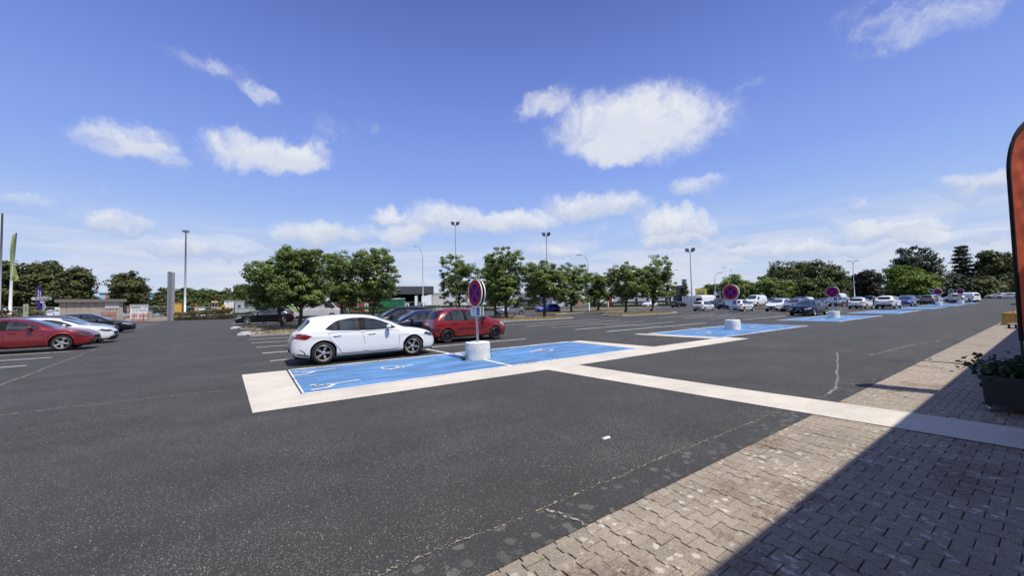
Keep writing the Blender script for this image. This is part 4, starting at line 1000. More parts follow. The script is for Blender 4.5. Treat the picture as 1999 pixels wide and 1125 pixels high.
C3 = dict(L=3.85, W=1.67, wb=2.45, xr=.66, wr=.30, sill=.22, bz=.93, tum=.36,
  top=[(0, .56), (.03, .72), (.08, .90), (.15, 1.02), (.30, 1.25), (.42, 1.41), (.55, 1.465), (.9, 1.51), (1.35, 1.525), (1.8, 1.51), (2.2, 1.435), (2.55, 1.28), (2.85, 1.10), (3.02, 1.02), (3.3, .96), (3.55, .87), (3.72, .76), (3.82, .63), (3.85, .52)],
  belt=[(0, .54), (.1, .86), (.3, .96), (1.0, .95), (2.5, .93), (3.1, .88), (3.6, .72), (3.85, .48)], plan=plan0(3.85, .74, .58), bot=bot0(3.85, .22), sec=[(0, .93), (.12, .97), (.4, .985), (.5, 1.0), (.56, .985), (.7, .98), (1, .945)],
  dlo=[(.52, .98), (.56, 1.14), (.72, 1.30), (.98, 1.40), (1.4, 1.43), (1.75, 1.41), (2.15, 1.30), (2.5, 1.12), (2.76, .955), (1.7, .945)], wins=[(.5, .86), (.88, 1.50), (1.60, 2.8)],
  doors=[(.76, 1.58, 'rear'), (1.58, 2.72, 'front')], mir=(2.45, 1.03), mirror=M_DARK, handle=M_DARK, head=([(3.36, .74), (3.70, .60), (3.76, .68), (3.50, .84)], [(.40, .60), (.72, .62), (.68, .78), (.48, .76)]),
  tail=([(.02, .78), (.2, .76), (.26, .98), (.10, .98)], [(.56, .76), (.78, .76), (.76, .96), (.60, .98)]),
  ws=(2.15, 2.85, .48, .14), rw=(1.03, 1.42, .60, .50), pz=(.42, .82),
  bits=[('grille', [(-.30, .56), (.30, .56), (.34, .66), (-.34, .66)], 'front', M_DARK), ('front_intake', [(-.45, .28), (.45, .28), (.45, .38), (-.45, .38)], 'front', M_DARK), ('rear_bumper_strip', [(-.74, .55), (.74, .55), (.74, .63), (-.74, .63)], 'rear', M_DARK)],
  sidebits=[('bumper_strip', [(.02, .55), (.32, .55), (.30, .63), (.03, .63)], .01, M_DARK), ('rubbing_strip', [(1.12, .56), (1.56, .56), (1.56, .61), (1.12, .61)], .012, M_DARK), ('rubbing_strip', [(1.61, .56), (2.62, .56), (2.62, .61), (1.61, .61)], .012, M_DARK), ('front_bumper_strip', [(3.66, .44), (3.8, .42), (3.8, .52), (3.66, .54)], .01, M_DARK)])
ESTATE = dict(L=4.80, W=1.84, wb=2.85, xr=1.0, wr=.335, sill=.20, bz=.90,
  top=[(0, .60), (.03, .80), (.10, .93), (.2, .99), (.5, 1.22), (.75, 1.36), (1.0, 1.395), (1.6, 1.43), (2.2, 1.435), (2.6, 1.40), (2.95, 1.28), (3.3, 1.10), (3.55, .975), (3.7, .945), (4.1, .90), (4.45, .81), (4.68, .70), (4.77, .60), (4.80, .50)],
  belt=[(0, .58), (.1, .85), (.35, .94), (1.5, .93), (2.5, .91), (3.4, .88), (4.1, .82), (4.6, .68), (4.80, .46)], plan=plan0(4.8, .70, .58), bot=bot0(4.8, .20), sec=SEC,
  dlo=[(.62, .96), (.78, 1.12), (1.02, 1.27), (1.6, 1.33), (2.3, 1.33), (2.65, 1.27), (3.0, 1.12), (3.32, .92), (2.0, .915)], wins=[(.6, 1.28), (1.32, 2.12), (2.22, 3.35)],
  doors=[(1.22, 2.20, 'rear'), (2.20, 3.36, 'front')], mir=(3.05, .97), mirror=M_DARK, chrome=1, head=([(4.25, .68), (4.62, .56), (4.70, .64), (4.36, .76)], [(.42, .56), (.78, .58), (.74, .70), (.48, .66)]),
  tail=([(.03, .76), (.3, .76), (.40, .86), (.06, .90)], [(.45, .76), (.80, .76), (.80, .88), (.48, .88)]),
  ws=(2.66, 3.46, .54, .13), rw=(1.0, 1.30, .58, .48),
  bits=[('grille', [(-.40, .38), (.40, .38), (.46, .64), (-.46, .64)], 'front', M_TRIM), ('front_intake', [(-.74, .25), (.74, .25), (.66, .34), (-.66, .34)], 'front', M_DARK), ('grille_badge', [(-.14, .57), (.14, .57), (.14, .61), (-.14, .61)], 'front', M_CHROME)], sidebits=[])
SALOON = dict(ESTATE); SALOON.update(top=[(0, .62), (.03, .86), (.08, .98), (.2, 1.01), (.55, 1.04), (.85, 1.14), (1.25, 1.31), (1.6, 1.39), (2.0, 1.425), (2.4, 1.42), (2.75, 1.35), (3.1, 1.20), (3.5, 1.0), (3.7, .95), (4.1, .90), (4.45, .81), (4.68, .70), (4.77, .60), (4.80, .50)],
  dlo=[(1.0, .97), (1.2, 1.13), (1.45, 1.26), (1.9, 1.33), (2.35, 1.32), (2.7, 1.25), (3.05, 1.10), (3.34, .92), (2.0, .915)], wins=[(1.0, 1.42), (1.45, 2.16), (2.25, 3.4)], rw=(1.08, 1.30, .54, .48), ws=(2.72, 3.48, .54, .13))
SUV = dict(L=4.45, W=1.85, wb=2.67, xr=.88, wr=.35, sill=.27, bz=1.06, gap=.055, tum=.38,
  top=[(0, .66), (.03, .90), (.09, 1.04), (.18, 1.13), (.36, 1.36), (.48, 1.50), (.56, 1.55), (.8, 1.585), (1.4, 1.62), (1.9, 1.615), (2.3, 1.55), (2.7, 1.37), (3.05, 1.15), (3.2, 1.08), (3.6, 1.02), (4.0, .93), (4.3, .80), (4.42, .66), (4.45, .55)],
  belt=[(0, .64), (.1, .97), (.3, 1.09), (1.0, 1.09), (2.2, 1.05), (3.1, 1.01), (3.9, .88), (4.3, .72), (4.45, .52)], plan=plan0(4.45, .74, .62), bot=bot0(4.45, .27), sec=[(0, .93), (.15, .97), (.3, 1.0), (.5, .985), (.62, .98), (.72, 1.0), (.85, .985), (1, .94)],
  dlo=[(.62, 1.16), (.85, 1.32), (1.15, 1.44), (1.6, 1.49), (2.05, 1.475), (2.4, 1.38), (2.75, 1.21), (2.98, 1.07), (1.9, 1.075)], wins=[(.5, 1.10), (1.13, 1.83), (1.93, 3.1)],
  doors=[(.98, 1.90, 'rear'), (1.90, 2.98, 'front')], mir=(2.7, 1.14), mirror=M_DARK, headm=M_HEAD, head=([(3.86, .84), (4.28, .70), (4.34, .78), (4.0, .91)], [(.38, .70), (.82, .74), (.78, .86), (.44, .80)]),
  tail=([(.05, .88), (.34, .88), (.40, .98), (.08, 1.02)], [(.42, .88), (.82, .88), (.80, 1.0), (.46, .98)]),
  ws=(2.32, 3.04, .54, .13), rw=(1.16, 1.46, .60, .52), pz=(.50, .66),
  bits=[('grille', [(-.45, .52), (.45, .52), (.50, .76), (-.50, .76)], 'front', M_TRIM), ('front_intake', [(-.74, .32), (.74, .32), (.66, .44), (-.66, .44)], 'front', M_DARK), ('rear_bumper_trim', [(-.72, .42), (.72, .42), (.66, .58), (-.66, .58)], 'rear', M_DARK)],
  sidebits=[('sill_cladding', [(1.34, .285), (3.08, .285), (3.08, .37), (1.34, .37)], .010, M_DARK)])
VAN = dict(L=4.75, W=1.84, wb=2.95, xr=.78, wr=.325, sill=.22, bz=1.08, tum=.16, ex=4.5,
  top=[(0, .60), (.02, 1.0), (.05, 1.4), (.10, 1.68), (.22, 1.79), (.6, 1.83), (2.6, 1.84), (2.95, 1.80), (3.3, 1.62), (3.65, 1.33), (3.9, 1.14), (4.1, 1.08), (4.4, .99), (4.63, .84), (4.72, .68), (4.75, .55)],
  belt=[(0, .58), (.1, 1.04), (3.7, 1.04), (4.2, .92), (4.6, .75), (4.75, .5)], plan=plan0(4.75, .86, .62), bot=bot0(4.75, .22), sec=SEC,
  dlo=[(2.66, 1.13), (2.66, 1.60), (2.95, 1.62), (3.25, 1.47), (3.6, 1.22), (3.75, 1.07)], wins=[(2.6, 3.8)],
  doors=[(1.45, 2.56, 'van'), (2.62, 3.55, 'front')], mir=(3.4, 1.18), mirror=M_DARK, head=([(4.15, .86), (4.5, .70), (4.6, .78), (4.35, .96)], [(.42, .68), (.78, .72), (.74, .86), (.48, .80)]),
  tail=([(.01, .80), (.1, .80), (.1, 1.15), (.02, 1.15)], [(.74, .78), (.88, .78), (.86, 1.15), (.74, 1.15)]), ws=(3.10, 3.86, .60, .12), rw=(1.18, 1.56, .62, .58), pz=(.5, .72),
  bits=[('grille', [(-.4, .58), (.4, .58), (.4, .76), (-.4, .76)], 'front', M_DARK), ('front_intake', [(-.72, .3), (.72, .3), (.66, .46), (-.66, .46)], 'front', M_DARK)], sidebits=[('side_rail', [(.6, 1.0), (2.6, 1.0), (2.6, 1.04), (.6, 1.04)], .008, M_DARK), ('window_panel', [(.35, 1.16), (1.40, 1.16), (1.40, 1.58), (.45, 1.58)], .006, 'paint')])
BIGVAN = dict(L=6.1, W=2.05, wb=3.9, xr=1.05, wr=.35, sill=.30, bz=1.30, tum=.06, ex=5.0, dh=.95,
  top=[(0, .60), (.02, 1.2), (.05, 2.2), (.14, 2.62), (.5, 2.72), (4.2, 2.72), (4.55, 2.60), (4.9, 2.15), (5.2, 1.70), (5.45, 1.38), (5.65, 1.28), (5.9, 1.12), (6.04, .90), (6.1, .60)],
  belt=[(0, .58), (.1, 1.26), (5.2, 1.26), (5.7, 1.05), (6.0, .8), (6.1, .52)], plan=plan0(6.1, .93, .72), bot=bot0(6.1, .30), sec=SEC,
  dlo=[(4.2, 1.32), (4.2, 1.98), (4.75, 2.0), (5.1, 1.60), (5.35, 1.28)], wins=[(4.1, 5.4)], doors=[(2.7, 3.9, 'van'), (4.1, 5.05, 'front')], mir=(4.98, 1.5), mirror=M_DARK,
  head=([(5.6, 1.0), (5.95, .78), (6.0, .95), (5.8, 1.14)], [(.5, .78), (.9, .80), (.86, 1.02), (.56, .98)]), tail=([(.01, .8), (.08, .8), (.08, 1.3), (.01, 1.3)], [(.84, .8), (.94, .8), (.94, 1.3), (.84, 1.3)]),
  ws=(4.62, 5.42, .72, .10), rw=(1.4, 2.0, .75, .72), pz=(.55, .7), bits=[('grille', [(-.5, .5), (.5, .5), (.5, .8), (-.5, .8)], 'front', M_DARK)], sidebits=[('lower_cladding', [(1.6, .32), (4.4, .32), (4.4, .52), (1.6, .52)], .01, M_DARK)])
M_GREEN = mat('lime_green_decal', (.20, .34, .05), .4)
CAMPER = dict(BIGVAN); CAMPER['sidebits'] = BIGVAN['sidebits']+[('green_decal', [(.3, 2.3), (.9, 1.5), (1.9, .85), (2.0, 1.0), (1.1, 1.75), (.6, 2.4)], .012, M_GREEN), ('dark_decal', [(.15, 2.4), (.5, 1.6), (1.4, .8), (1.5, .9), (.7, 1.65), (.3, 2.45)], .009, M_DARK), ('rail', [(1.3, 1.5), (4.0, 1.5), (4.0, 1.56), (1.3, 1.56)], .012, M_DARK)]
for k_, d_ in (('camper', CAMPER), ('hatch', HATCH), ('c3', C3), ('estate', ESTATE), ('saloon', SALOON), ('suv', SUV), ('van', VAN), ('bigvan', BIGVAN)): body_template(k_, d_)
WHITE = paint('white', (.76, .77, .78)); RED = paint('red', (.22, .010, .012)); REDM = paint('deep_red', (.19, .006, .010), .1); NAVY = paint('navy', (.005, .007, .020)); BLK = paint('black', (.0045, .0045, .005))
SILV = paint('silver', (.36, .37, .38), .7, .3); GREY = paint('grey', (.13, .135, .14), .6, .3); BLUE = paint('blue', (.02, .04, .36), .3); BLUE2 = paint('mid_blue', (.02, .08, .30), .4); DGREEN = paint('dark_green', (.012, .02, .017), .3); BEIGE = paint('champagne', (.36, .32, .27), .5, .3); PEARL = paint('pearl', (.66, .67, .69), .15)
G1, G2 = 'cars parked in the near left rows', 'cars parked across the right side of the car park'
PI = math.pi
car('hatch', 3.15, 13.32, 0, WHITE, 'white hatchback with dark five-spoke wheels parked beside the first blue bay', steer=-.42, group=G1)
car('c3', 8.33, 16.1, 0, RED, 'rounded bright red hatchback with black bumper strips behind the nearest sign', style=(9, 'thin'), rim=M_ALLOYD, group=G1)
car('estate', 6.9, 18.45, PI, NAVY, 'dark navy estate with chrome window line, nose hidden behind the white hatchback', group=G1)
car('suv', 6.6, 21.2, PI, BLK, 'black car behind the navy estate, its roof showing above it', group=G1)
car('estate', 11.3, 24.2, PI, BLK, 'black car of which only the roof shows above the red hatchback', group=G1)
car('hatch', -8.35, 26.15, 0, REDM, 'glossy red hatchback with two-tone wheels cut by the left edge', 1.04, style=(5, 'fat'), group=G1)
car('hatch', -8.5, 30.35, 0, WHITE, 'white hatchback between the red car and the grey car on the left', 1.0, group=G1)
car('suv', -9.1, 33.6, 0, GREY, 'silver grey car with large grille behind the white hatchback on the left', .95, group=G1)
car('hatch', -11.3, 37.9, 0, GREY, 'dark grey hatchback whose windscreen shows between the silver car and black estate', 1.0, group=G1)
car('estate', -10.55, 43.5, 0, BLK, 'black estate with silver five-spoke wheels, last car of the left row', 1.08, rim=M_ALLOY, group=G1)
car('estate', 1.25, 49.9, PI, BLK, 'black family car parked under the first trees in front of the white camper van', 1.13, style=(7, 'thin'), group=G1)
car('camper', 6.2, 54.6, 0, paint('tree_shaded_white', (.50, .51, .52)), 'white camper van with green stripes half hidden by the trees', 1.22, name='camper_van', cat='van')  # white paint greyed so its colour carries the shade of the trees
car('hatch', 29.8, 44.0, PI, SILV, 'silver hatchback parked behind the tree island beside the nearest sign', .95)
car('suv', 37.3, 44.8, PI, BLUE, 'bright blue crossover behind a tree trunk in the middle', .92, style=(5, 'vee'), rim=M_ALLOYD)
car('c3', 76.9, 55.0, PI*1.02, WHITE, 'small white hatchback parked in front of the low white building', 1.12)
car('hatch', 75.2, 46.6, 0, BLK, 'small black hatchback seen from behind, leftmost of the dark cars', .92, group=G2, far=True)
car('hatch', 77.0, 42.6, 0, NAVY, 'second dark hatchback, just right of the small black one', .95, group=G2, far=True)
car('hatch', 68.0, 36.0, PI, BLK, 'dark car half hidden behind the small white city car', .95, group=G2, far=True)
car('c3', 52.85, 28.95, 0, WHITE, 'small white city car with large dark rear window left of the second sign', .94, group=G2)
car('suv', 74.2, 37.9, PI, DGREEN, 'black people carrier between the two small white hatchbacks', 1.05, group=G2)
car('c3', 51.75, 23.4, 0, WHITE, 'white rounded hatchback partly behind the second sign', 1.0, group=G2)
car('hatch', 53.8, 20.0, PI, WHITE, 'white hatchback beyond the silver people carrier', 1.05, group=G2, far=True)
car('suv', 53.2, 19.3-1.15, PI, SILV, 'silver people carrier just left of the moving dark blue saloon', .92, group=G2)
car('saloon', 42.15, 13.35, PI, NAVY, 'dark blue saloon with bright headlights driving past the third blue bay', 1.0, style=(5, 'double'), name='car')
car('suv', 67.3, 22.5, PI, NAVY, 'dark car behind the dark blue saloon', 1.05, group=G2, far=True)
car('van', 82.5, 26.6, PI, WHITE, 'white car with its lights on behind the third sign', .9, group=G2, far=True)
car('hatch', 80.2, 21.2, PI, SILV, 'silver saloon facing the camera behind the third sign', 1.08, group=G2, far=True)
car('hatch', 65.4, 15.05, 0, WHITE, 'white hatchback seen from behind, right of the third sign', 1.0, group=G2)
car('saloon', 79.5, 18.6, 0, GREY, 'dark grey car behind the white hatchback right of the third sign', 1.08, group=G2, far=True)
car('suv', 89.5, 19.2, 0, BLK, 'dark car with brown tailgate between the two white cars', 1.0, group=G2, far=True)
car('suv', 65.1, 12.4, 0, WHITE, 'white sporty crossover seen from behind with wide dark rear bumper', 1.0, group=G2, style=(5, 'vee'))
car('hatch', 80.6, 15.2, PI, PEARL, 'white hatchback just behind the white crossover', 1.05, group=G2, far=True)
car('suv', 78.6, 13.1, PI, BLUE2, 'mid blue hatchback facing the camera beside the white crossover', .93, group=G2)
car('suv', 92.8, 12.75, 0, GREY, 'grey people carrier seen from behind beside the fourth sign', .98, group=G2)
car('c3', 99.5, 13.0, 0, WHITE, 'white car directly behind the fourth sign', 1.05, group=G2, far=True)
car('van', 109.6, 11.1, 1.12, WHITE, 'white delivery van side on at the far end of the row', 1.0, name='delivery_van', cat='van', group=G2)
car('suv', 103.0, 10.6, 0, BEIGE, 'champagne people carrier in front of the white delivery van', 1.0, group=G2)
car('hatch', 109.0, 18.5, PI, NAVY, 'dark blue car glimpsed beyond the fourth sign', 1.1, group=G2, far=True)
car('hatch', 117.0, 19.0, PI, BLK, 'black car glimpsed left of the white delivery van', 1.1, group=G2, far=True)
# ================================================================== TREES
def gtree(bx, by, l, r_, top, bot, m, label, dist=None, group='', **kw):
    """tree standing where its foot is seen, sized from the extent of its crown"""
    base = G(bx, by) if dist is None else AT(bx, dist); d = base.length
    a0 = math.atan2(ray(l, top).y, ray(l, top).x); a1 = math.atan2(ray(r_, top).y, ray(r_, top).x); wd = d*abs(a0-a1)
    ab = math.atan2(base.y, base.x); dx = d*(ab-(a0+a1)/2)
    mid = (l+r_)/2
    return tree((base.x, base.y, kw.pop('bz', .05)), ZP(mid, top, d), max(.2, ZP(mid, bot, d)), wd, m, label, group, dx=dx, **kw)
GT = 'young lime trees on the kerbed islands'
lime = dict(clumps=330, per=80, leaf=.17, cr=.42, lump=.22, hollow=.2)
for i, (bx, by, l, r_, top, bot, lab, dist) in enumerate([
    (551, 640, 470, 592, 498, 614, 'lime tree with the widest crown, leftmost of the island trees', None),
    (584, 641.5, 526, 650, 474, 614, 'tall lime tree second from the left on the island', None),
    (666, 634, 624, 716, 488, 606, 'lime tree behind the roof of the nearest white hatchback', 42),
    (726, 631, 688, 784, 476, 606, 'lime tree left of the grey clad building', 43),
    (899, 612, 856, 930, 492, 593, 'lime tree left of the nearest sign with a pointed top', 58),
    (967, 615, 938, 990, 505, 600, 'slim lime tree close behind the nearest sign', 48),
    (989, 622, 945, 1024, 484, 598, 'tall lime tree right of the nearest sign', None),
    (1063, 621, 1022, 1096, 505, 592, 'lime tree whose trunk stands before the bright blue crossover', None),
    (1115, 611.5, 1080, 1146, 512, 595, 'lime tree right of the bright blue crossover', None),
    (1167, 609.5, 1143, 1196, 528, 590, 'smallest lime tree of the island row', None),
    (1221, 612.5, 1190, 1262, 509, 590, 'lime tree with shoots at its foot on the right island', None),
    (1271, 610.5, 1238, 1318, 500, 590, 'rightmost lime tree of the islands, before the white buildings', None)]):
    kw = dict(lime)
    if i < 2: kw.update(clumps=420, per=85, leaf=.155, cr=.40)
    elif i < 4: kw.update(clumps=300, per=85, leaf=.155, cr=.40)
    if i > 3: l -= 5; r_ += 5; bot += 10
    gtree(bx, by, l, r_, top, bot, M_LIME, lab, dist, GT, name='lime_tree', seed=40+i, trunk_r=.15 if i < 4 else .17, **kw)
def wood(specs, grp):
    for i, (bx, dist, l, r_, top, bot, m, lab, kw) in enumerate(specs):
        k = dict(clumps=260, per=60, leaf=.45*dist/110, cr=1.05*dist/110, lump=.22, hollow=.35, trunk_r=.3, seed=100+int(bx), shape='dome' if not kw.get('shape') else kw['shape']); k.update(kw)
        gtree(bx, 0, l, r_, top, bot, m, lab, dist, grp, **k)
wood([(20, 150, -70, 75, 508, 612, M_OAK, 'dark broad tree behind the green flag at the left edge', {}), (88, 150, 30, 145, 514, 610, M_OAK, 'dark green tree behind the purple flag', {}),
      (150, 145, 105, 183, 522, 606, M_OAK, 'dark oak with loose crown left of the gap above the shed', {'shape': 'round', 'hollow': .3}),
      (250, 135, 203, 300, 531, 612, M_OAK, 'spreading oak behind the right end of the shed', {'shape': 'round', 'hollow': .3, 'clumps': 190}), (325, 150, 293, 342, 567, 612, M_OAK, 'low dark tree between oak and grey pylon', {}),
      (60, 190, -20, 130, 505, 600, M_OAK, 'dark tree crown rising behind the left trees', {}), (175, 160, 140, 200, 575, 610, M_OAK, 'low bush behind the left end of the shed roof', {})], 'dark trees along the left edge of the lot')
gt2 = 'line of trees beyond the building site'
wood([(365, 215, 335, 395, 564, 610, M_WOODL, 'leftmost tree of the line beyond the site, behind the tall lamp', {}), (400, 225, 375, 430, 566, 610, M_WOODL, 'rounded tree beyond the site behind the excavator', {}), (436, 220, 410, 462, 566, 610, M_WOODL, 'tree beyond the site behind the yellow machine', {}),
      (470, 225, 440, 500, 559, 610, M_WOODL, 'higher tree beyond the site behind the grey cabin', {}), (505, 220, 478, 540, 566, 612, M_WOODL, 'tree beyond the site touching the first lime tree', {}), (380, 190, 345, 420, 583, 612, M_WOODL, 'low hedge-like tree at the back of the site', {'lump': .1}), (455, 190, 415, 500, 584, 612, M_WOODL, 'low bushy tree behind the site cabins', {'lump': .1})], gt2)
gr = 'trees behind the parked cars on the right'
wood([(1442, 120, 1402, 1486, 538, 598, M_LIME, 'light green tree behind the second sign', {'leaf': .42, 'cr': .9}), (1385, 190, 1372, 1412, 556, 590, M_WOODL, 'small tree behind the yellow sign', {}),
      (1540, 140, 1478, 1612, 503, 602, M_WOODL, 'big dome-shaped tree behind the dark blue saloon', {'clumps': 340, 'per': 60, 'lump': .1, 'leaf': .5}), (1600, 135, 1545, 1668, 512, 600, M_WOODL, 'broad tree forming the right shoulder of the dome', {'clumps': 260, 'lump': .12, 'leaf': .5}),
      (1510, 118, 1466, 1560, 545, 600, M_LIME, 'lower light tree in front of the dome-shaped tree', {'leaf': .45, 'cr': .9}), (1580, 122, 1530, 1640, 540, 602, M_WOODL, 'lower tree in front of the right shoulder of the dome', {'leaf': .45}),
      (1655, 170, 1630, 1700, 538, 590, M_WOODL, 'green tree behind the third sign', {}), (1690, 150, 1664, 1722, 531, 592, M_PURP, 'dark purple-leaved tree right of the double lamp', {'shape': 'round'}),
      (1785, 215, 1722, 1856, 484, 590, M_CONIF, 'huge dark cedar rising above the bright tree', {'clumps': 330, 'lump': .25, 'leaf': .7, 'cr': 1.9}), (1775, 165, 1712, 1842, 516, 592, M_BRIGHT, 'bright green broad tree behind the white crossover', {'clumps': 260, 'leaf': .6}),
      (1880, 210, 1844, 1912, 477, 585, M_CONIF, 'pointed dark conifer above the white delivery van', {'shape': 'cone', 'clumps': 420, 'per': 45, 'leaf': .6, 'cr': 1.5, 'hollow': .1}), (1945, 210, 1902, 1990, 490, 590, M_OAK, 'dark loose tree left of the orange banner', {'shape': 'round', 'clumps': 210, 'leaf': .8}),
      (1850, 185, 1812, 1890, 535, 588, M_CONIF, 'low dark tree between cedar and conifer', {}), (1920, 190, 1885, 1960, 540, 590, M_OAK, 'low dark tree behind the white delivery van', {}), (2010, 220, 1960, 2080, 500, 590, M_OAK, 'dark tree hidden behind the orange banner', {}),
      (1335, 150, 1325, 1346, 545, 598, M_OAK, 'narrow pointed tree beside the glass-fronted building', {'shape': 'cone', 'clumps': 110, 'leaf': .45, 'cr': .8})], gr)
# ------------------------------------------------------------------ hedges
def hedge(pa, pb, h, wd, m, label, n, leaf=.22, gap=.25, group='clipped hedges around the car park'):
    a, b_ = Vector(pa), Vector(pb); d = (b_-a); ln = d.length; d.normalize(); s = Vector((-d.y, d.x))
    u = rng.uniform(0, ln, n); hh = h*(1-gap*(.5+.5*np.sin(u*.9+1)*np.sin(u*.37))); q = rng.normal(size=(n, 3)); q /= np.linalg.norm(q, axis=1)[:, None]
    q = np.sign(q)*np.abs(q)**.45; C = np.zeros((n, 3)); C[:, 0] = a.x+d.x*u+s.x*q[:, 0]*wd/2; C[:, 1] = a.y+d.y*u+s.y*q[:, 0]*wd/2; C[:, 2] = (q[:, 2]*.5+.5)*hh+rng.normal(0, .05, n)
    nr = np.stack([s.x*q[:, 0], s.y*q[:, 0], q[:, 2]*.6+.5], 1); F = leaves(C, nr, np.full(n, leaf), .7)
    tone = np.clip(.5+.5*np.sin(u*1.7)*.5+rng.normal(0, .25, n), 0, 1)
    o = link('hedge', quads_mesh('hedge', F, tone, m)); return tag(o, label, 'hedge', group)
P2 = lambda px, d: AT(px, d).to_2d()
hedge(P2(343, 86), P2(400, 84), 1.5, 1.6, M_HEDGED, 'patchy dry hedge at the foot of the tall lamp post', 5000)
hedge(P2(400, 84), P2(452, 83), 1.8, 1.7, M_HEDGED, 'uneven hedge in front of the yellow site machine', 5000, gap=.15)
hedge(P2(455, 84), P2(560, 80), 1.2, 1.6, M_HEDGE, 'low hedge left of the black family car', 5000, gap=.3)
hedge(P2(630, 84), P2(728, 88), 2.1, 1.8, M_HEDGE, 'green hedge in front of the red equipment', 6000, gap=.5)
hedge(P2(728, 92), P2(1046, 90), 1.5, 1.4, M_HEDGE, 'long clipped hedge in front of the grey clad building', 15000, gap=.08)
hedge(P2(1150, 122), P2(1190, 118), 1.0, 1.4, M_HEDGE, 'short hedge beside the red panel', 2500, gap=.3)
hedge(P2(1192, 112), P2(1312, 116), 1.45, 1.4, M_HEDGE, 'clipped hedge in front of the white building', 7000, gap=.1)
hedge(P2(1314, 120), P2(1326, 120), 1.3, 1.4, M_HEDGED, 'short dry hedge before the glass entrance', 1200)
hedge(P2(-40, 62), P2(42, 66), 2.05, 4, M_HEDGED, 'flowering shrub bed along the left edge behind the cars', 8000, leaf=.2, gap=.45)
# ================================================================== BUILDINGS, SITE, POLES
def place(px, dist, yaw=0.0):
    p = AT(px, dist); a = math.atan2(p.y, p.x)-math.pi/2+yaw; return Matrix.Translation(p) @ Matrix.Rotation(a, 4, 'Z')
def span(x0, x1, dist): return dist*abs(math.atan2(ray(x0, 590).y, ray(x0, 590).x)-math.atan2(ray(x1, 590).y, ray(x1, 590).x))
class Th:
    """a thing seen between pixel columns x0..x1 at a distance; local x runs right, y away, z up"""
    def __init__(s, name, x0, x1, dist, label, cat, yaw=0.0, group=None):
        s.x0, s.x1, s.d = x0, x1, dist; s.w = span(x0, x1, dist); s.e = empty(name, (0, 0, 0), 0, label, cat, group); s.e.matrix_world = place((x0+x1)/2, dist, yaw); s.h = lambda py: ZP((x0+x1)/2, py, dist)
        s.X = lambda px: (px-(x0+x1)/2)/(x1-x0)*s.w
    def box(s, name, xa, xb, za, zb, ya, yb, m, par=None): b = MB(); b.box(xa, xb, ya, yb, za, zb); return b.build(name, m, par or s.e)
    def pb(s, name, pxa, pxb, pyt, pyb, ya, yb, m, par=None): return s.box(name, s.X(pxa), s.X(pxb), s.h(pyb) if pyb is not None else 0, s.h(pyt), ya, yb, m, par)
C_ = lambda n, c, r=.7, **k: mat(n, c, r, **k)
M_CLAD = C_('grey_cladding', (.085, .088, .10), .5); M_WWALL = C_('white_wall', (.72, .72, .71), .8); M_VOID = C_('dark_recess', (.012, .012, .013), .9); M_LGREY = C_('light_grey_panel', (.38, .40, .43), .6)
M_SHED = C_('precast_concrete', (.36, .32, .27), .9, var=.18, vscale=1.2); M_BLUEW = C_('pale_blue_cladding', (.32, .55, .82), .6); M_ORNG = C_('orange_panel', (.75, .17, .07), .6)
M_YCON = C_('yellow_container', (.62, .40, .09), .6, var=.2, vscale=1.5); M_GCON = C_('green_container', (.015, .16, .075), .6, var=.25, vscale=1.2); M_REDP = C_('red_paint', (.34, .05, .04), .6); M_TEAL = C_('teal_print', (.03, .25, .22), .6)
M_WIN = C_('window_pane', (.03, .04, .05), .06, coat=.5); M_PURF = C_('purple_flag', (.045, .015, .20), .7, var=.2, vscale=1.5); M_GRNF = C_('lime_green_flag', (.27, .33, .10), .7, var=.3, vscale=1.2, bump=.8, bscale=2); M_WOODP = C_('pale_wood', (.50, .38, .24), .8, var=.2)
M_HOUSE = C_('grey_render', (.20, .20, .215), .85); M_SLATE = C_('slate', (.07, .075, .095), .7); M_OCR = C_('orange_mesh', (.62, .16, .06), .7)
# shed
s = Th('utility_shed', 118, 243, 108, 'low precast concrete utility shed with flat grey roof behind the left cars', 'shed')
n_ = 9
for i in range(n_): s.box('wall_panel', -s.w/2+s.w*i/n_+.02, -s.w/2+s.w*(i+1)/n_-.02, 0, s.h(590.5), 0, .2, M_SHED)
s.box('wall', -s.w/2+.02, s.w/2-.02, 0, s.h(590.5)-.01, .21, 5, M_SHED); s.box('roof', -s.w/2-.5, s.w/2+.5, s.h(590.3), s.h(584.5), -.5, 5.5, C_('roof_felt', (.17, .165, .15), .9))
f = s.pb('notice_board', 206, 234, 589, 603, -.10, -.02, M_WWALL)
for i in range(4): s.pb('notice_sheet', 207.2+i*6.6, 212.6+i*6.6, 590.5, 601.5, -.13, -.105, M_LGREY, f)
s.pb('wall_lamp', 152.5, 155.5, 587.8, 591, -.35, -.01, M_SIGNW)
# pale blue store behind
s = Th('blue_store_building', 196, 314, 200, 'pale blue shop building with orange sign panels seen through the oak', 'building')
s.box('wall', -s.w/2, s.w/2, 0, s.h(573), 0, 20, M_BLUEW); s.box('roof_edge', -s.w/2-.3, s.w/2+.3, s.h(573), s.h(571.5), -.3, 20, M_LGREY)
s.pb('sign_panel', 207, 213, 576, 582, -.3, -.05, M_ORNG); s.pb('sign_panel', 275, 290, 577, 585, -.3, -.05, M_ORNG); s.pb('corner_pier', 292, 300, 578, 606, -2, -.31, M_BLUEW)
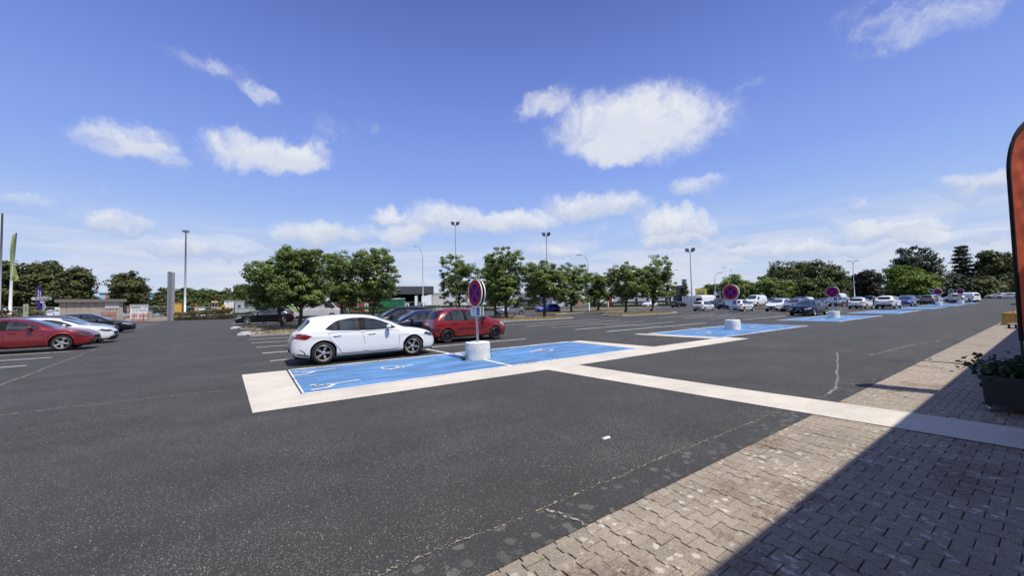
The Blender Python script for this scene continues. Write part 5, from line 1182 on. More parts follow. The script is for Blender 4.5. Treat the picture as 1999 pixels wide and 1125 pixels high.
# site fence panels
fe = empty('site_fence', (0, 0, 0), 0, 'long row of wire mesh site fence panels across the building site', 'fence')
def fpanel(pa, pb, z):
    a = Vector((*pa, 0)); b2 = Vector((*pb, 0)); b = MB()
    for q in (a, b2): b.tube([q, q+Vector((0, 0, z))], .03, 5)
    for zz in (.15, z*.5, z): b.tube([a+Vector((0, 0, zz)), b2+Vector((0, 0, zz))], .022 if zz != z*.5 else .012, 4)
    for i in range(1, 9): q = a.lerp(b2, i/9); b.tube([q, q+Vector((0, 0, z))], .008, 3)
    b.build('fence_panel', M_GALV, fe)
pxs = [0, 26, 50, 74, 96, 116]; [fpanel(P2(pxs[i], 96), P2(pxs[i+1], 96), ZP(pxs[i], 600.5, 96)) for i in range(len(pxs)-1)]
pxs = [244, 262, 280, 298, 315, 332]; [fpanel(P2(pxs[i], 98), P2(pxs[i+1], 98), ZP(pxs[i], 599, 98)) for i in range(len(pxs)-1)]
pxs = [360, 376, 392, 408, 424, 440, 456, 472, 488, 504]; [fpanel(P2(pxs[i], 98), P2(pxs[i+1], 98), ZP(pxs[i], 600, 98)) for i in range(len(pxs)-1)]
pxs = [652, 668, 684, 700, 716, 732]; [fpanel(P2(pxs[i], 98), P2(pxs[i+1], 98), ZP(pxs[i], 591, 98)) for i in range(len(pxs)-1)]
pxs = [788, 802, 816, 833]; [fpanel(P2(pxs[i], 100), P2(pxs[i+1], 100), ZP(pxs[i], 590, 100)) for i in range(len(pxs)-1)]
for i, (a, b_) in enumerate(((198, 212), (214, 226), (258, 268), (272, 280), (281, 290))):
    s = Th('crowd_barrier', a, b_, 86, ('red barrier in front of the shed wall', 'second red barrier in front of the shed wall', 'red barrier below the white company banner', 'red barrier right of the middle below the banner', 'dark red barrier at the right end below the banner')[i], 'barrier', group='red barriers at the site entrance')
    zt_ = s.h(613 if i > 1 else 611); b = MB()
    for xx in (-s.w/2, s.w/2): b.tube([(xx, 0, 0), (xx, 0, zt_)], .035, 5)
    for zz in (.2, zt_): b.tube([(-s.w/2, 0, zz), (s.w/2, 0, zz)], .035, 5)
    for k in range(1, 6): b.tube([(-s.w/2+s.w*k/6, 0, .2), (-s.w/2+s.w*k/6, 0, zt_)], .015, 4)
    b.build('frame', M_REDP, s.e); s.box('board', -s.w/2+.04, s.w/2-.04, zt_*.66, zt_*.78, -.03, .03, M_REDP)
s = Th('site_cabin', 254, 290, 108, 'white site cabin above the company banner beside the shed', 'cabin'); s.box('wall', -s.w/2, s.w/2, 0, s.h(596), 0, 3, M_WWALL); s.box('roof', -s.w/2-.1, s.w/2+.1, s.h(596), s.h(594.6), -.1, 3.1, M_LGREY); s.pb('side_panel', 282, 290, 596.3, 604, -.06, -.01, M_LGREY); s.pb('window_strip', 256, 275, 599.5, 601, -.06, -.01, M_CLAD)
s = Th('company_banner', 254.5, 290, 97, 'white banner reading & CHARIER hanging on the site fence', 'banner'); o = s.box('sheet', -s.w/2, s.w/2, s.h(610.5), s.h(602.2), -.04, 0, M_SIGNW)
tm = text_mesh('& CHARIER', (s.h(603)-s.h(609.7))*1.02, squash=1.08); tm.transform(Matrix.Translation((.15, -.06, (s.h(602.5)+s.h(610.2))/2)) @ Matrix.Rotation(PI/2, 4, 'X')); link('lettering', tm, M_TEAL, o); s.pb('stripe', 254.8, 289.6, 610.4, 609.9, -.05, -.045, M_TEAL, o) if False else None
s = Th('concrete_barrier', 288, 298, 90, 'pale square concrete block at the site entrance', 'concrete block'); s.box('block', -s.w/2, s.w/2, 0, s.h(608), 0, 1.2, M_SHED); s.box('foot', -s.w/2-.15, s.w/2+.15, 0, .3, -.2, -.01, M_SHED)
s = Th('brick_pallet', 246, 253, 92, 'stack of reddish materials beside the shed corner', 'pallet')
for k in range(6): s.box('block_layer', -s.w/2+.03*k, s.w/2-.02*k, .12+k*.42, .50+k*.42, 0, 1, (M_WOODP, C_('brick_red', (.33, .16, .12), .9))[k % 2])
s.box('pallet', -s.w/2-.05, s.w/2+.05, 0, .11, -.05, 1.05, M_WOODP)
for i, (x, sg) in enumerate(((331.2, .0), (337.8, .1))):
    s = Th('sign_pylon', x-3.2, x+3.3, 84+i*1.2, ('left slab of the tall grey twin pylon', 'right slab of the tall grey twin pylon')[i], 'pylon', yaw=.25, group='twin grey pylon slabs'); s.box('slab', -s.w*.5, s.w*.5, 0, s.h(530.5+i*1.5), 0, .3, (C_('pylon_dark', (.17, .18, .20), .5), C_('pylon_grey', (.28, .28, .30), .5))[i]); s.box('edge_strip', -s.w*.5-.06, -s.w*.5-.005, 0, s.h(531+i*1.5), .05, .25, M_LGREY)
s = Th('yellow_container', 337.5, 360.5, 98, 'yellow shipping container behind the grey pylon', 'container'); H_ = s.h(591); s.box('body', -s.w/2, s.w/2, .15, H_, .06, 6, M_YCON)
for k in range(12): s.box('rib', -s.w/2+s.w*(k+.2)/12, -s.w/2+s.w*(k+.6)/12, .2, H_-.15, 0, .055, M_YCON)
s.box('top_rail', -s.w/2, s.w/2, H_-.14, H_+.02, -.04, .0, C_('rust', (.30, .15, .06), .8))
s = Th('site_hut', 382, 401, 96, 'small pale site hut behind the dry hedge', 'hut'); s.box('wall', -s.w/2, s.w/2, 0, s.h(600.5), 0, 2.5, M_WWALL); s.box('roof', -s.w/2-.1, s.w/2+.1, s.h(600.4), s.h(599.6), -.1, 2.6, M_LGREY); s.pb('window', 384, 388, 604, 607, -.04, -.01, M_WIN)
def digger(px0, px1, ytop, dist, col, label, flip=1):
    s = Th('excavator', px0, px1, dist, label, 'excavator'); H_ = s.h(ytop); w_ = s.w
    b = MB(); b.box(-w_*.4, w_*.4, 0, 2.2, .0, .8); b.build('track', M_BLACK, s.e); s.box('chassis', -w_*.42, w_*.42, .82, H_*.55, -.1, 2.3, col); s.box('cab', -w_*.36*flip-.0, -w_*.36*flip+w_*.42, H_*.55+.01, H_, .2, 1.8, M_WIN); s.box('cab_roof', -w_*.38*flip, -w_*.38*flip+w_*.46, H_+.005, H_+.22, .1, 1.9, col)
    b = MB(); b.tube([(w_*.2, 1, H_*.6), (w_*.45, 1, H_*1.05), (w_*.65, .8, H_*.7)], [.22, .18, .12], 6); b.build('boom', col, s.e)
    return s
digger(371, 384, 595, 100, C_('excavator_orange', (.50, .20, .05), .5), 'small excavator with dark cab behind the tall lamp post'); 
s = Th('yellow_machine', 423, 448, 94, 'yellow and orange drilling machine standing on the building site', 'machine'); H_ = s.h(595.5)
s.box('tank', -s.w/2, -s.w*.12, .8, H_*.82, 0, 2, M_YEL); s.box('engine_cover', -s.w*.11, s.w*.16, .4, H_, -.2, 2, C_('machine_yellow', (.55, .36, .03), .5)); s.box('grille', -s.w*.07, s.w*.12, H_*.30, H_*.85, -.26, -.205, M_VOID)
for k in range(3): s.box('red_board', s.w*.18, s.w*.48, H_*(.35+.17*k), H_*(.48+.17*k), -.1, .0, M_OCR if k % 2 == 0 else M_SIGNW)
s.box('chassis', -s.w*.48, s.w*.48, .2, .39, 0, 2, M_BLACK)
b = MB(); b.tube([(s.w*.02, .5, H_), (s.w*.02, .5, H_+.9)], .12, 6); b.build('exhaust', M_BLACK, s.e)
s = Th('scaffold_tower', 413, 425, 100, 'scaffold tower with a yellow deck next to the drilling machine', 'scaffold'); b = MB(); H_ = s.h(588)
for xx in (-s.w/2, 0, s.w/2):
    for yy in (0, 2): b.tube([(xx, yy, 0), (xx, yy, H_)], .06, 5)
for zz in (.8, 2, 3.2, H_-.3):
    b.tube([(-s.w/2, 0, zz), (s.w/2, 0, zz)], .05, 4)
b.build('frame', M_GALV, s.e); s.box('deck', -s.w/2, s.w/2, H_-.28, H_+.05, 0, 2, M_YEL); s.box('blue_sheet', -s.w*.3, s.w*.3, .9, 2.4, .3, .4, C_('blue_sheet', (.03, .06, .25), .6)); s.box('sheet', -s.w*.45, -s.w*.1, 2.1, 3.1, .3, .4, M_REDP)
s = Th('site_cabin', 436, 457, 108, 'tall white site cabin behind the yellow machine', 'cabin'); s.box('wall', -s.w/2, s.w/2, 0, s.h(588.5), 0, 3, M_WWALL); s.box('roof', -s.w/2-.1, s.w/2+.1, s.h(588.4), s.h(587), -.1, 3.1, M_LGREY); s.pb('vent', 444, 445.3, 590.5, 592.5, -.05, -.01, M_VOID)
s = Th('site_cabin', 459, 486, 106, 'grey site cabin with a dark open doorway', 'cabin'); s.box('wall', -s.w/2, s.w/2, 0, s.h(589.5), 0, 4, M_LGREY); s.box('roof', -s.w/2-.1, s.w/2+.1, s.h(589.4), s.h(588.4), -.1, 4.1, M_WWALL); s.pb('doorway', 477, 485.5, 590.5, 602, -.05, -.01, C_('dark_door', (.03, .05, .055), .5)); s.pb('window', 464, 470, 595.5, 601.5, -.05, -.01, M_WIN)
s = Th('grey_house', 485, 500, 118, 'small grey gabled house half hidden by the first lime tree', 'house', yaw=.1); hw_ = s.w/2; ze, zr = s.h(588), s.h(583); s.box('wall', -hw_, hw_, 0, ze, 0, 6, C_('blue_grey_wall', (.24, .25, .28), .8)); b = MB(); b.add([(-hw_-.2, -.2, ze), (hw_+.2, -.2, ze), (0, -.2, zr), (-hw_-.2, 6.2, ze), (hw_+.2, 6.2, ze), (0, 6.2, zr)], [(0, 1, 2), (3, 5, 4), (0, 2, 5, 3), (1, 4, 5, 2)]); b.build('roof', M_SLATE, s.e)
s = Th('steel_bundle', 372, 398, 90, 'pile of timber and rubble in front of the pale site hut', 'building materials')
for k in range(7): s.box('plank', -s.w/2+.3*k, s.w/2-.2*k, .1+k*.22, .29+k*.22, .2*(k % 2), 1+.2*(k % 2), M_WOODP if k % 2 else M_SHED)
s = Th('mesh_barrier', 459, 505, 92, 'green mesh barriers in front of the grey site cabin', 'barrier'); b = MB(); H_ = s.h(605)
for k in range(26): xx = -s.w/2+s.w*k/25; b.tube([(xx, 0, 0), (xx, 0, H_-.2*(k % 3))], .03, 4)
for zz in (H_*.5, H_*.85): b.tube([(-s.w/2, 0, zz), (s.w/2, 0, zz)], .03, 4)
b.build('mesh', C_('pale_green', (.30, .48, .40), .7), s.e); s.box('rail', -s.w/2, s.w/2, H_-.05, H_+.03, -.04, .04, C_('pale_green', (.3, .48, .4)))
# flags, sign posts at the far left
def pole_flag(px, dist, ytop, ybot_flag, m, label, pts, base_z=0.0):
    s = Th('flag_pole', px-2, px+2, dist, label, 'flag'); H_ = s.h(ytop); b = MB(); b.tube([(-.05, 0, base_z), (0, 0, H_*.5), (.25, 0, H_)], [.16, .12, .07], 10); b.build('pole', M_SIGNW, s.e, smooth=True)
    b = MB(); vs = []; n1 = len(pts); nn = 6
    for i, (py, xl, xr) in enumerate(pts):
        for j in range(nn+1): u = j/nn; vs.append((s.X(xl+(xr-xl)*u), .12*math.sin(i*1.1+u*5)-.05, s.h(py)))
    b.add(vs, [(i*(nn+1)+j, i*(nn+1)+j+1, (i+1)*(nn+1)+j+1, (i+1)*(nn+1)+j) for i in range(n1-1) for j in range(nn)]); f_ = b.build('flag', m, s.e, smooth=True); return s, f_
s, f_ = pole_flag(21, 74, 454, 547, M_GRNF, 'tall white pole with a drooping lime green flag at the left edge', [(457, 23, 27), (462, 20, 26.5), (470, 17.8, 26), (480, 16.6, 25.6), (492, 16, 25), (505, 17, 24.5), (515, 17, 26), (525, 17.5, 29.5), (536, 18, 33), (544, 19, 35), (548, 19.5, 27)])
s = Th('feather_flag', 68, 82, 70, 'purple feather flag with white lettering behind the direction sign', 'flag'); b = MB()
pr = [(557, 73.5, 75), (563, 71.5, 78), (572, 70.5, 80.5), (585, 70, 82), (595, 72, 83), (602, 75, 83), (609, 79, 82.5), (616, 81, 82.5)]; vs = []
for i, (py, xl, xr) in enumerate(pr):
    for j in range(5): vs.append((s.X(xl+(xr-xl)*j/4), .05*math.sin(i+j), s.h(py)))
b.add(vs, [(i*5+j, i*5+j+1, (i+1)*5+j+1, (i+1)*5+j) for i in range(len(pr)-1) for j in range(4)]); f_ = b.build('fabric', M_PURF, s.e)
b = MB(); b.tube([(s.X(83), 0, 0), (s.X(82.5), 0, s.h(585)), (s.X(80), 0, s.h(565)), (s.X(75), 0, s.h(556))], .03, 5); b.build('pole', M_DARK, s.e)
b = MB()
for k in range(7): b.box(s.X(73.6), s.X(75.6), -.16, -.13, s.h(569+k*2.6), s.h(567.4+k*2.6))
for k in range(6): b.box(s.X(77.6), s.X(79.6), -.16, -.13, s.h(571+k*2.4), s.h(569.5+k*2.4))
for i in range(9):
    a = R(-70+i*17); b.box(s.X(75.5)+.42*math.cos(a)-.06, s.X(75.5)+.42*math.cos(a)+.1, -.16, -.13, s.h(599.5)+.62*math.sin(a)-.08, s.h(599.5)+.62*math.sin(a)+.09)
b.build('white_print', M_SIGNW, f_)
s = Th('direction_sign', 60, 100, 66, 'white arrow-shaped direction sign on a post pointing left', 'road sign'); zt_, zb_ = s.h(580.5), s.h(586); b = MB(); b.box(-s.w*.42, s.w/2, -.06, 0, zb_, zt_); b.add([(-s.w*.42, -.06, zb_), (-s.w*.42, -.06, zt_), (-s.w/2, -.06, (zt_+zb_)/2), (-s.w*.42, 0, zb_), (-s.w*.42, 0, zt_), (-s.w/2, 0, (zt_+zb_)/2)], [(0, 1, 2), (3, 5, 4), (0, 2, 5, 3), (1, 4, 5, 2)]); o = b.build('arrow_board', C_('grey_white_sign', (.50, .49, .50)), s.e)
b = MB()
for k, (a, c) in enumerate(((69, 72.5), (76, 80), (83, 88), (90, 98))): b.box(s.X(a), s.X(c), -.085, -.066, (zt_+zb_)/2-.07, (zt_+zb_)/2+.09)
b.build('lettering', C_('sign_grey_text', (.12, .12, .14)), o); b = MB(); b.tube([(s.X(85.5), .07, 0), (s.X(85.5), .07, s.h(578.5))], .09, 8); b.build('post', M_POLE, s.e)
s = Th('notice_board', 45.5, 56, 62, 'pale green upright information board behind the left cars', 'board'); s.box('board', -s.w/2, s.w/2, .2, s.h(594), 0, .1, C_('pale_green_board', (.32, .36, .25))); s.box('print', -s.w*.12, s.w*.12, s.h(608), s.h(599), -.02, -.005, C_('green_print', (.10, .16, .06))); 
for xx in (-.8, .8): s.box('leg', xx*s.w*.4-.04, xx*s.w*.4+.04, 0, .19, .02, .08, M_DARK)
car('suv', *AT(58, 80).to_2d(), math.atan2(AT(58, 80).y, AT(58, 80).x)-PI/2, REDM, 'dark red car half hidden by the pale green board on the left', 1.25, far=True)
s = Th('information_board', 107, 117, 95, 'white site notice board left of the shed', 'board'); s.box('panel', -s.w/2, s.w/2, .6, s.h(600), 0, .1, M_SIGNW); s.box('post', -.06, .06, 0, .59, .02, .08, M_GALV); s.box('print', -s.w*.35, s.w*.35, s.h(608), s.h(605), -.02, -.005, M_TEAL)
s = Th('low_wall', 86, 104, 92, 'low white block behind the direction sign post', 'concrete block'); s.box('block', -s.w/2, s.w/2, 0, s.h(608.5), 0, 1, M_WWALL); s.box('coping', -s.w/2-.1, s.w/2+.1, s.h(608.4), s.h(607.8), -.1, 1.1, M_SIGNW)
# lamps and floodlight masts
def mast(px, dist, ytop, label, kind, arm=None, r0=.12, grp='lamp posts and floodlight masts', off=0.0):
    s = Th('street_lamp' if kind != 'flood' else 'floodlight_mast', px-2, px+2, dist, label, 'lamp post', group=grp); H_ = s.h(ytop); b = MB()
    if kind == 'crown':
        b.tube([(0, 0, 0), (0, 0, H_)], [r0*1.5, r0*.7], 10); b.build('pole', M_POLE, s.e, smooth=True); b = MB(); b.lathe([(.1, -.1), (.55, .0), (.6, .18), (.3, .4), (0, .45)], 16, Matrix.Translation((0, 0, H_))); b.build('lamp_head', M_GALV, s.e)
    elif kind == 'plain':
        b.tube([(0, 0, 0), (0, 0, H_)], [r0*1.2, r0*.8], 10); b.build('pole', M_POLE, s.e, smooth=True); b = MB(); b.tube([(0, 0, H_), (0, 0, H_+.2)], [r0*.9, r0*.2], 8); b.build('cap', M_DARK, s.e)
    elif kind == 'flood':
        b.tube([(0, 0, 0), (0, 0, H_)], [r0*1.4, r0*.7], 8); b.tube([(-.75, 0, H_), (.75, 0, H_)], .06, 6); b.build('pole', M_POLE, s.e)
        sc = dist/100
        for i, xx in enumerate((-.62, .62)):
            M = Matrix.Translation((xx*sc, -.15, H_+.55*sc)) @ Matrix.Rotation((.35, -.35)[i]*1.2, 4, 'Z') @ Matrix.Rotation(-.5, 4, 'X'); b = MB(); b.box(-.42*sc, .42*sc, -.12, .22, -.42*sc, .42*sc, M); f = b.build('floodlight', M_DARK, s.e); b = MB(); b.box(-.36*sc, .36*sc, -.135, -.125, -.36*sc, .36*sc, M); b.build('lens', M_HEADD, f)
    else:
        ax = s.X(arm[0]); az = s.h(arm[1]); n = 8; cp = [(0, 0, 0), (0, 0, H_*.78)]
        for i in range(1, n+1): t_ = i/n*PI/2; cp.append((ax*(1-math.cos(t_)), 0, H_*.78+(az-H_*.78)*math.sin(t_)))
        b.tube(cp, [r0*1.3]+[r0*.8]+[r0*.6]*n, 8); b.build('pole', M_POLE, s.e, smooth=True); sg = 1 if ax > 0 else -1
        b = MB(); b.add([(ax-.1*sg, -.15, az+.05), (ax-.1*sg, .15, az+.05), (ax+.9*sg, .12, az-.02), (ax+.9*sg, -.12, az-.02), (ax, -.18, az-.12), (ax, .18, az-.12), (ax+.8*sg, .14, az-.14), (ax+.8*sg, -.14, az-.14)], [(0, 1, 2, 3), (7, 6, 5, 4), (0, 4, 5, 1), (1, 5, 6, 2), (2, 6, 7, 3), (3, 7, 4, 0)]); b.build('lamp_head', M_GALV, s.e)
        if kind == 'double':
            b = MB(); b.tube([(0, 0, H_*.9), (-ax*.6, 0, H_*.985), (-ax, 0, az)], r0*.5, 6); b.build('arm', M_POLE, s.e); b = MB(); b.box(-ax-.8*sg, -ax+.1, -.15, .15, az-.12, az+.03) if sg > 0 else b.box(-ax-.1, -ax+.8, -.15, .15, az-.12, az+.03); b.build('lamp_head', M_GALV, s.e)
    return s
mast(361.2, 96, 453, 'tall lamp post with round head beside the grey pylon', 'crown', r0=.15); mast(-1, 90, 418, 'grey pole cut by the left edge of the picture', 'plain', r0=.13)
mast(891, 105, 440, 'taller floodlight mast left of the nearest sign', 'flood'); mast(1069.5, 92, 461, 'second floodlight mast behind the lime trees', 'flood'); mast(1351, 108, 492, 'floodlight mast in front of the white building on the right', 'flood')
mast(826, 100, 480, 'curved street lamp in front of the grey clad building', 'arm', (815, 481), .10); mast(1150, 68, 495, 'curved street lamp behind the lime trees', 'arm', (1137, 496.5), .07)
mast(1187, 110, 524, 'faint curved street lamp above the smallest lime tree', 'arm', (1195, 524), .07); mast(1311, 130, 526, 'curved lamp right of the last lime tree', 'arm', (1321, 527.5), .07); mast(1397, 115, 532, 'lower of the two curved lamps left of the light green tree', 'arm', (1406, 533), .08); mast(1432, 125, 520, 'higher of the two curved lamps above the light green tree', 'arm', (1418, 521), .08)
mast(1669, 125, 508, 'double-armed lamp post left of the purple-leaved tree', 'double', (1672.5, 509.5), .08)
s = Th('bollard_post', 696.5, 700.5, 92, 'plain white post standing in the hedge before the green container', 'post'); s.box('post', -s.w*.36, s.w*.36, 0, s.h(581), 0, .35, M_LGREY); s.box('cap', -s.w*.4, s.w*.4, s.h(581), s.h(580.4), -.03, .38, M_SIGNW)
# grey clad building with dark loading recess
s = Th('clad_building', 590, 855, 150, 'long building with grey ribbed fascia above a dark recess', 'building', yaw=0)
ft, fbm = s.h(559.5), s.h(575.5)
for k in range(7): z0_ = fbm+(ft-fbm)*k/7; s.box('cladding_board', -s.w/2, s.w/2, z0_+.03, z0_+(ft-fbm)/7-.02, -.05*(k % 2), .4, M_CLAD)
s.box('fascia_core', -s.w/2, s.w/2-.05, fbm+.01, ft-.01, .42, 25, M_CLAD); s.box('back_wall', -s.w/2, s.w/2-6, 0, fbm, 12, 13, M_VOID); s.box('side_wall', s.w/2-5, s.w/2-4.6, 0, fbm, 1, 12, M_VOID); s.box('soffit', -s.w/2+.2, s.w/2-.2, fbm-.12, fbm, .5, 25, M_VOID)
for px in (640, 700, 762, 820, 851): s.pb('column', px, px+1.2, 575.6, None, .6, 1.0, M_POLE)
b = MB()
for k in range(26): xx = s.w/2-3-k*1.6; b.tube([(xx, 3, ft), (xx, 3, ft+1.15)], .035, 4)
b.tube([(s.w/2-45, 3, ft+1.15), (s.w/2-3, 3, ft+1.15)], .035, 4); b.tube([(s.w/2-45, 3, ft+.6), (s.w/2-3, 3, ft+.6)], .025, 4); b.build('roof_railing', M_GALV, s.e)
s = Th('white_warehouse', 843, 1012, 158, 'long white warehouse wall behind the lime trees and nearest sign', 'building'); n_ = 16
for k in range(n_): s.box('wall_panel', -s.w/2+s.w*k/n_+.015, -s.w/2+s.w*(k+1)/n_-.015, 0, s.h(577), 0, .3, M_WWALL)
s.box('roof', -s.w/2, s.w/2, s.h(577), s.h(571), .35, 20, M_LGREY)
for px in (878, 912, 934): s.pb('loading_door', px, px+8, 588, None, -.06, -.01, M_LGREY)
s = Th('green_container', 736, 792, 108, 'green open-topped skip container filled with scrap', 'container'); H_ = s.h(586); s.box('body', -s.w/2, s.w/2, .1, H_, .05, 2.4, M_GCON)
for k in range(22): s.box('rib', -s.w/2+s.w*(k+.3)/22, -s.w/2+s.w*(k+.55)/22, .15, H_-.1, -.03, .045, M_GCON)
s.box('rim', -s.w/2-.05, s.w/2+.05, H_, H_+.1, -.08, 2.45, M_GCON)
b = MB()
for k in range(16): xx = random.uniform(-.25, .42)*s.w; M = Matrix.Translation((xx, 1, H_+.15)) @ Matrix.Rotation(random.uniform(-.4, .4), 4, 'Y') @ Matrix.Rotation(random.uniform(-.6, .6), 4, 'Z'); b.box(-.7, .7, -.25, .25, -.04, .22, M)
b.build('scrap', C_('scrap_grey', (.42, .44, .45), .6, var=.3, vscale=2), s.e)
for i, (a, c) in enumerate(((655, 672), (684, 698), (703, 712))):
    s = Th('equipment_rack', a, c, 112, ('red machinery behind the fence left of the blue tent', 'red machinery behind the fence right of the blue tent', 'red machinery beside the green container')[i], 'machine', group='red machines behind the fence'); H_ = s.h(591.5)
    s.box('frame', -s.w/2, s.w/2, .2, H_*.35, 0, 2, M_REDP)
    for k in range(5): s.box('post', -s.w/2+s.w*k/4.6, -s.w/2+s.w*k/4.6+.22, H_*.35+.01, H_-.25*(k % 2), 0, .4, M_REDP)
    s.box('beam', -s.w/2, s.w/2, H_*.62, H_*.74, -.1, -.01, M_REDP); s.box('orange_base', -s.w/2, s.w/2, 0, .19, -.1, 2, M_ORNG)
s = Th('tent', 675, 682, 104, 'small pale blue pointed tent by the red machines', 'tent'); b = MB(); hw_ = s.w/2; b.add([(-hw_, -hw_, 0), (hw_, -hw_, 0), (hw_, hw_, 0), (-hw_, hw_, 0), (0, 0, s.h(594))], [(0, 1, 4), (1, 2, 4), (2, 3, 4), (3, 0, 4)]); b.build('canvas', M_BLUEW, s.e); s.box('door_flap', -.12, .12, .02, s.h(603), -hw_-.03, -hw_-.005, C_('blue_sheet', (.03, .06, .25)))
for i, (a, c) in enumerate(((712, 719), (791, 799), (817, 829))):
    s = Th('sign_board', a, c, 101, ('small white and green board on the site fence', 'small white board right of the green container', 'pale grey cabinet at the foot of the street lamp')[i], 'board'); s.box('board', -s.w/2, s.w/2, .3, s.h((592.5, 592, 591)[i]), -.2, -.1, M_SIGNW if i < 2 else M_LGREY); s.box('mark', -s.w*.25, s.w*.25, s.h(598), s.h(594.5), -.22, -.205, M_TEAL if i == 0 else C_('blue_mark', (.05, .10, .35))); s.box('foot', -.1, .1, 0, .29, -.2, -.1, M_GALV)
# houses and retail units in the middle distance
s = Th('grey_house', 1004, 1044, 165, 'grey house with slate roof seen between lime trees', 'house'); hw_ = s.w/2; ze, zr = s.h(585), s.h(572); s.box('wall', -hw_, hw_, 0, ze, 0, 9, M_HOUSE); b = MB(); b.add([(-hw_-.4, -.4, ze), (hw_+.4, -.4, ze), (hw_+.4, 9.4, ze), (-hw_-.4, 9.4, ze), (-hw_-.4, 4.5, zr), (hw_+.4, 4.5, zr)], [(0, 1, 5, 4), (2, 3, 4, 5), (0, 4, 3), (1, 2, 5), (3, 2, 1, 0)]); b.build('roof', M_SLATE, s.e)
for px in (1010, 1022): f = s.pb('window', px, px+3, 588, 594, -.05, -.01, M_SIGNW); s.pb('pane', px+.4, px+2.6, 588.6, 593.4, -.08, -.055, M_WIN, f)
s = Th('retail_unit', 1042, 1090, 160, 'grey flat-roofed retail unit with a white emblem behind the blue crossover', 'building'); s.box('wall', -s.w/2, 0, 0, s.h(578), 0, 14, M_HOUSE); s.box('front_wall', .01, s.w/2, 0, s.h(576), -.5, 14, C_('blue_grey_cladding', (.16, .18, .23), .6)); s.box('roof_trim', -s.w/2, s.w/2, s.h(576)+.01, s.h(574.8), -.6, 14, M_CLAD); s.pb('corner_post', 1069.5, 1071, 577, None, -.62, -.51, M_LGREY)
b = MB(); b.lathe([(0, -.02), (.55, -.02), (.55, .0), (0, .0)], 16, Matrix.Translation((s.X(1080), -.6, s.h(588))) @ Matrix.Rotation(PI/2, 4, 'X')); b.build('emblem', M_SIGNW, s.e)
s = Th('low_white_wall', 1078, 1112, 150, 'low pale wall between retail unit and orange panels', 'wall'); s.box('wall', -s.w/2, s.w/2, 0, s.h(586), 0, 1, M_WWALL); s.box('coping', -s.w/2-.1, s.w/2+.1, s.h(586)+.01, s.h(585.3), -.1, 1.1, M_LGREY)
s = Th('orange_panels', 1117, 1136, 128, 'orange framed panels standing on the grass verge', 'sign')
for k in range(3): s.box('panel', -s.w/2+s.w*k/3+.08, -s.w/2+s.w*(k+1)/3-.08, .3, s.h(585+k), 0, .15, C_('salmon_panel', (.60, .27, .17), .7)); s.box('post', -s.w/2+s.w*(k+.5)/3-.08, -s.w/2+s.w*(k+.5)/3+.08, 0, .29, .02, .12, M_GALV)
s = Th('red_panel', 1180, 1195, 122, 'tall red and white panel beside the clipped hedge', 'sign'); s.box('panel', -s.w*.2, s.w/2, .1, s.h(580), 0, .4, M_REDP); s.box('white_side', -s.w/2, -s.w*.21, .1, s.h(584), 0, .4, M_SIGNW); s.box('base', -s.w/2, s.w/2, 0, .09, -.1, .5, M_CLAD)
s = Th('white_retail_building', 1196, 1318, 165, 'low white retail building behind the rightmost lime trees', 'building'); n_ = 12
for k in range(n_): s.box('wall_panel', -s.w/2+s.w*k/n_+.015, -s.w/2+s.w*(k+1)/n_-.015, 0, s.h(573), 0, .3, M_WWALL)
s.box('roof', -s.w/2, s.w/2, s.h(573), s.h(571.5), .31, 20, M_LGREY)
for px in (1212, 1240, 1262, 1298, 1306): f = s.pb('window', px, px+5, 582, 594, -.05, -.01, M_CLAD); s.pb('pane', px+.5, px+4.5, 583, 593.3, -.08, -.055, M_WIN, f)
s = Th('glass_entrance', 1313, 1337, 150, 'tall glass-fronted entrance block with dark flat roof', 'building'); zt_ = s.h(563); s.box('wall', -s.w/2+.3, s.w/2-.3, 0, zt_, .3, 10, M_WIN); s.box('roof', -s.w/2-.6, s.w/2+.2, zt_+.01, s.h(558), -1.5, 10, M_CLAD)
for k in range(5): xx = -s.w/2+.3+(s.w-.6)*k/4; s.box('mullion', xx-.07, xx+.07, 0, zt_, .1, .29, M_LGREY)
for k in range(1, 5): s.box('transom', -s.w/2+.2, s.w/2-.2, zt_*k/5-.05, zt_*k/5+.05, .02, .09, M_LGREY)
s = Th('boundary_wall', 1331, 1374, 140, 'pale bluish panelled wall behind the floodlight mast', 'wall'); n_ = 8
for k in range(n_): s.box('wall_panel', -s.w/2+s.w*k/n_+.03, -s.w/2+s.w*(k+1)/n_-.03, 0, s.h(578), 0, .3, C_('pale_blue_grey', (.40, .44, .52), .7))
s = Th('yellow_shop_sign', 1358, 1381, 175, 'yellow shop gable with a pink-grey centre panel above the wall', 'building'); s.box('gable', -s.w/2, s.w/2, 0, s.h(563.5), 0, 6, C_('lemon_yellow', (.75, .70, .10), .6)); s.pb('centre_panel', 1363.5, 1375, 568.5, 573.5, -.1, -.02, C_('mauve', (.42, .26, .22), .6)); s.pb('white_lettering', 1366, 1372.5, 570.5, 572, -.15, -.105, M_SIGNW)
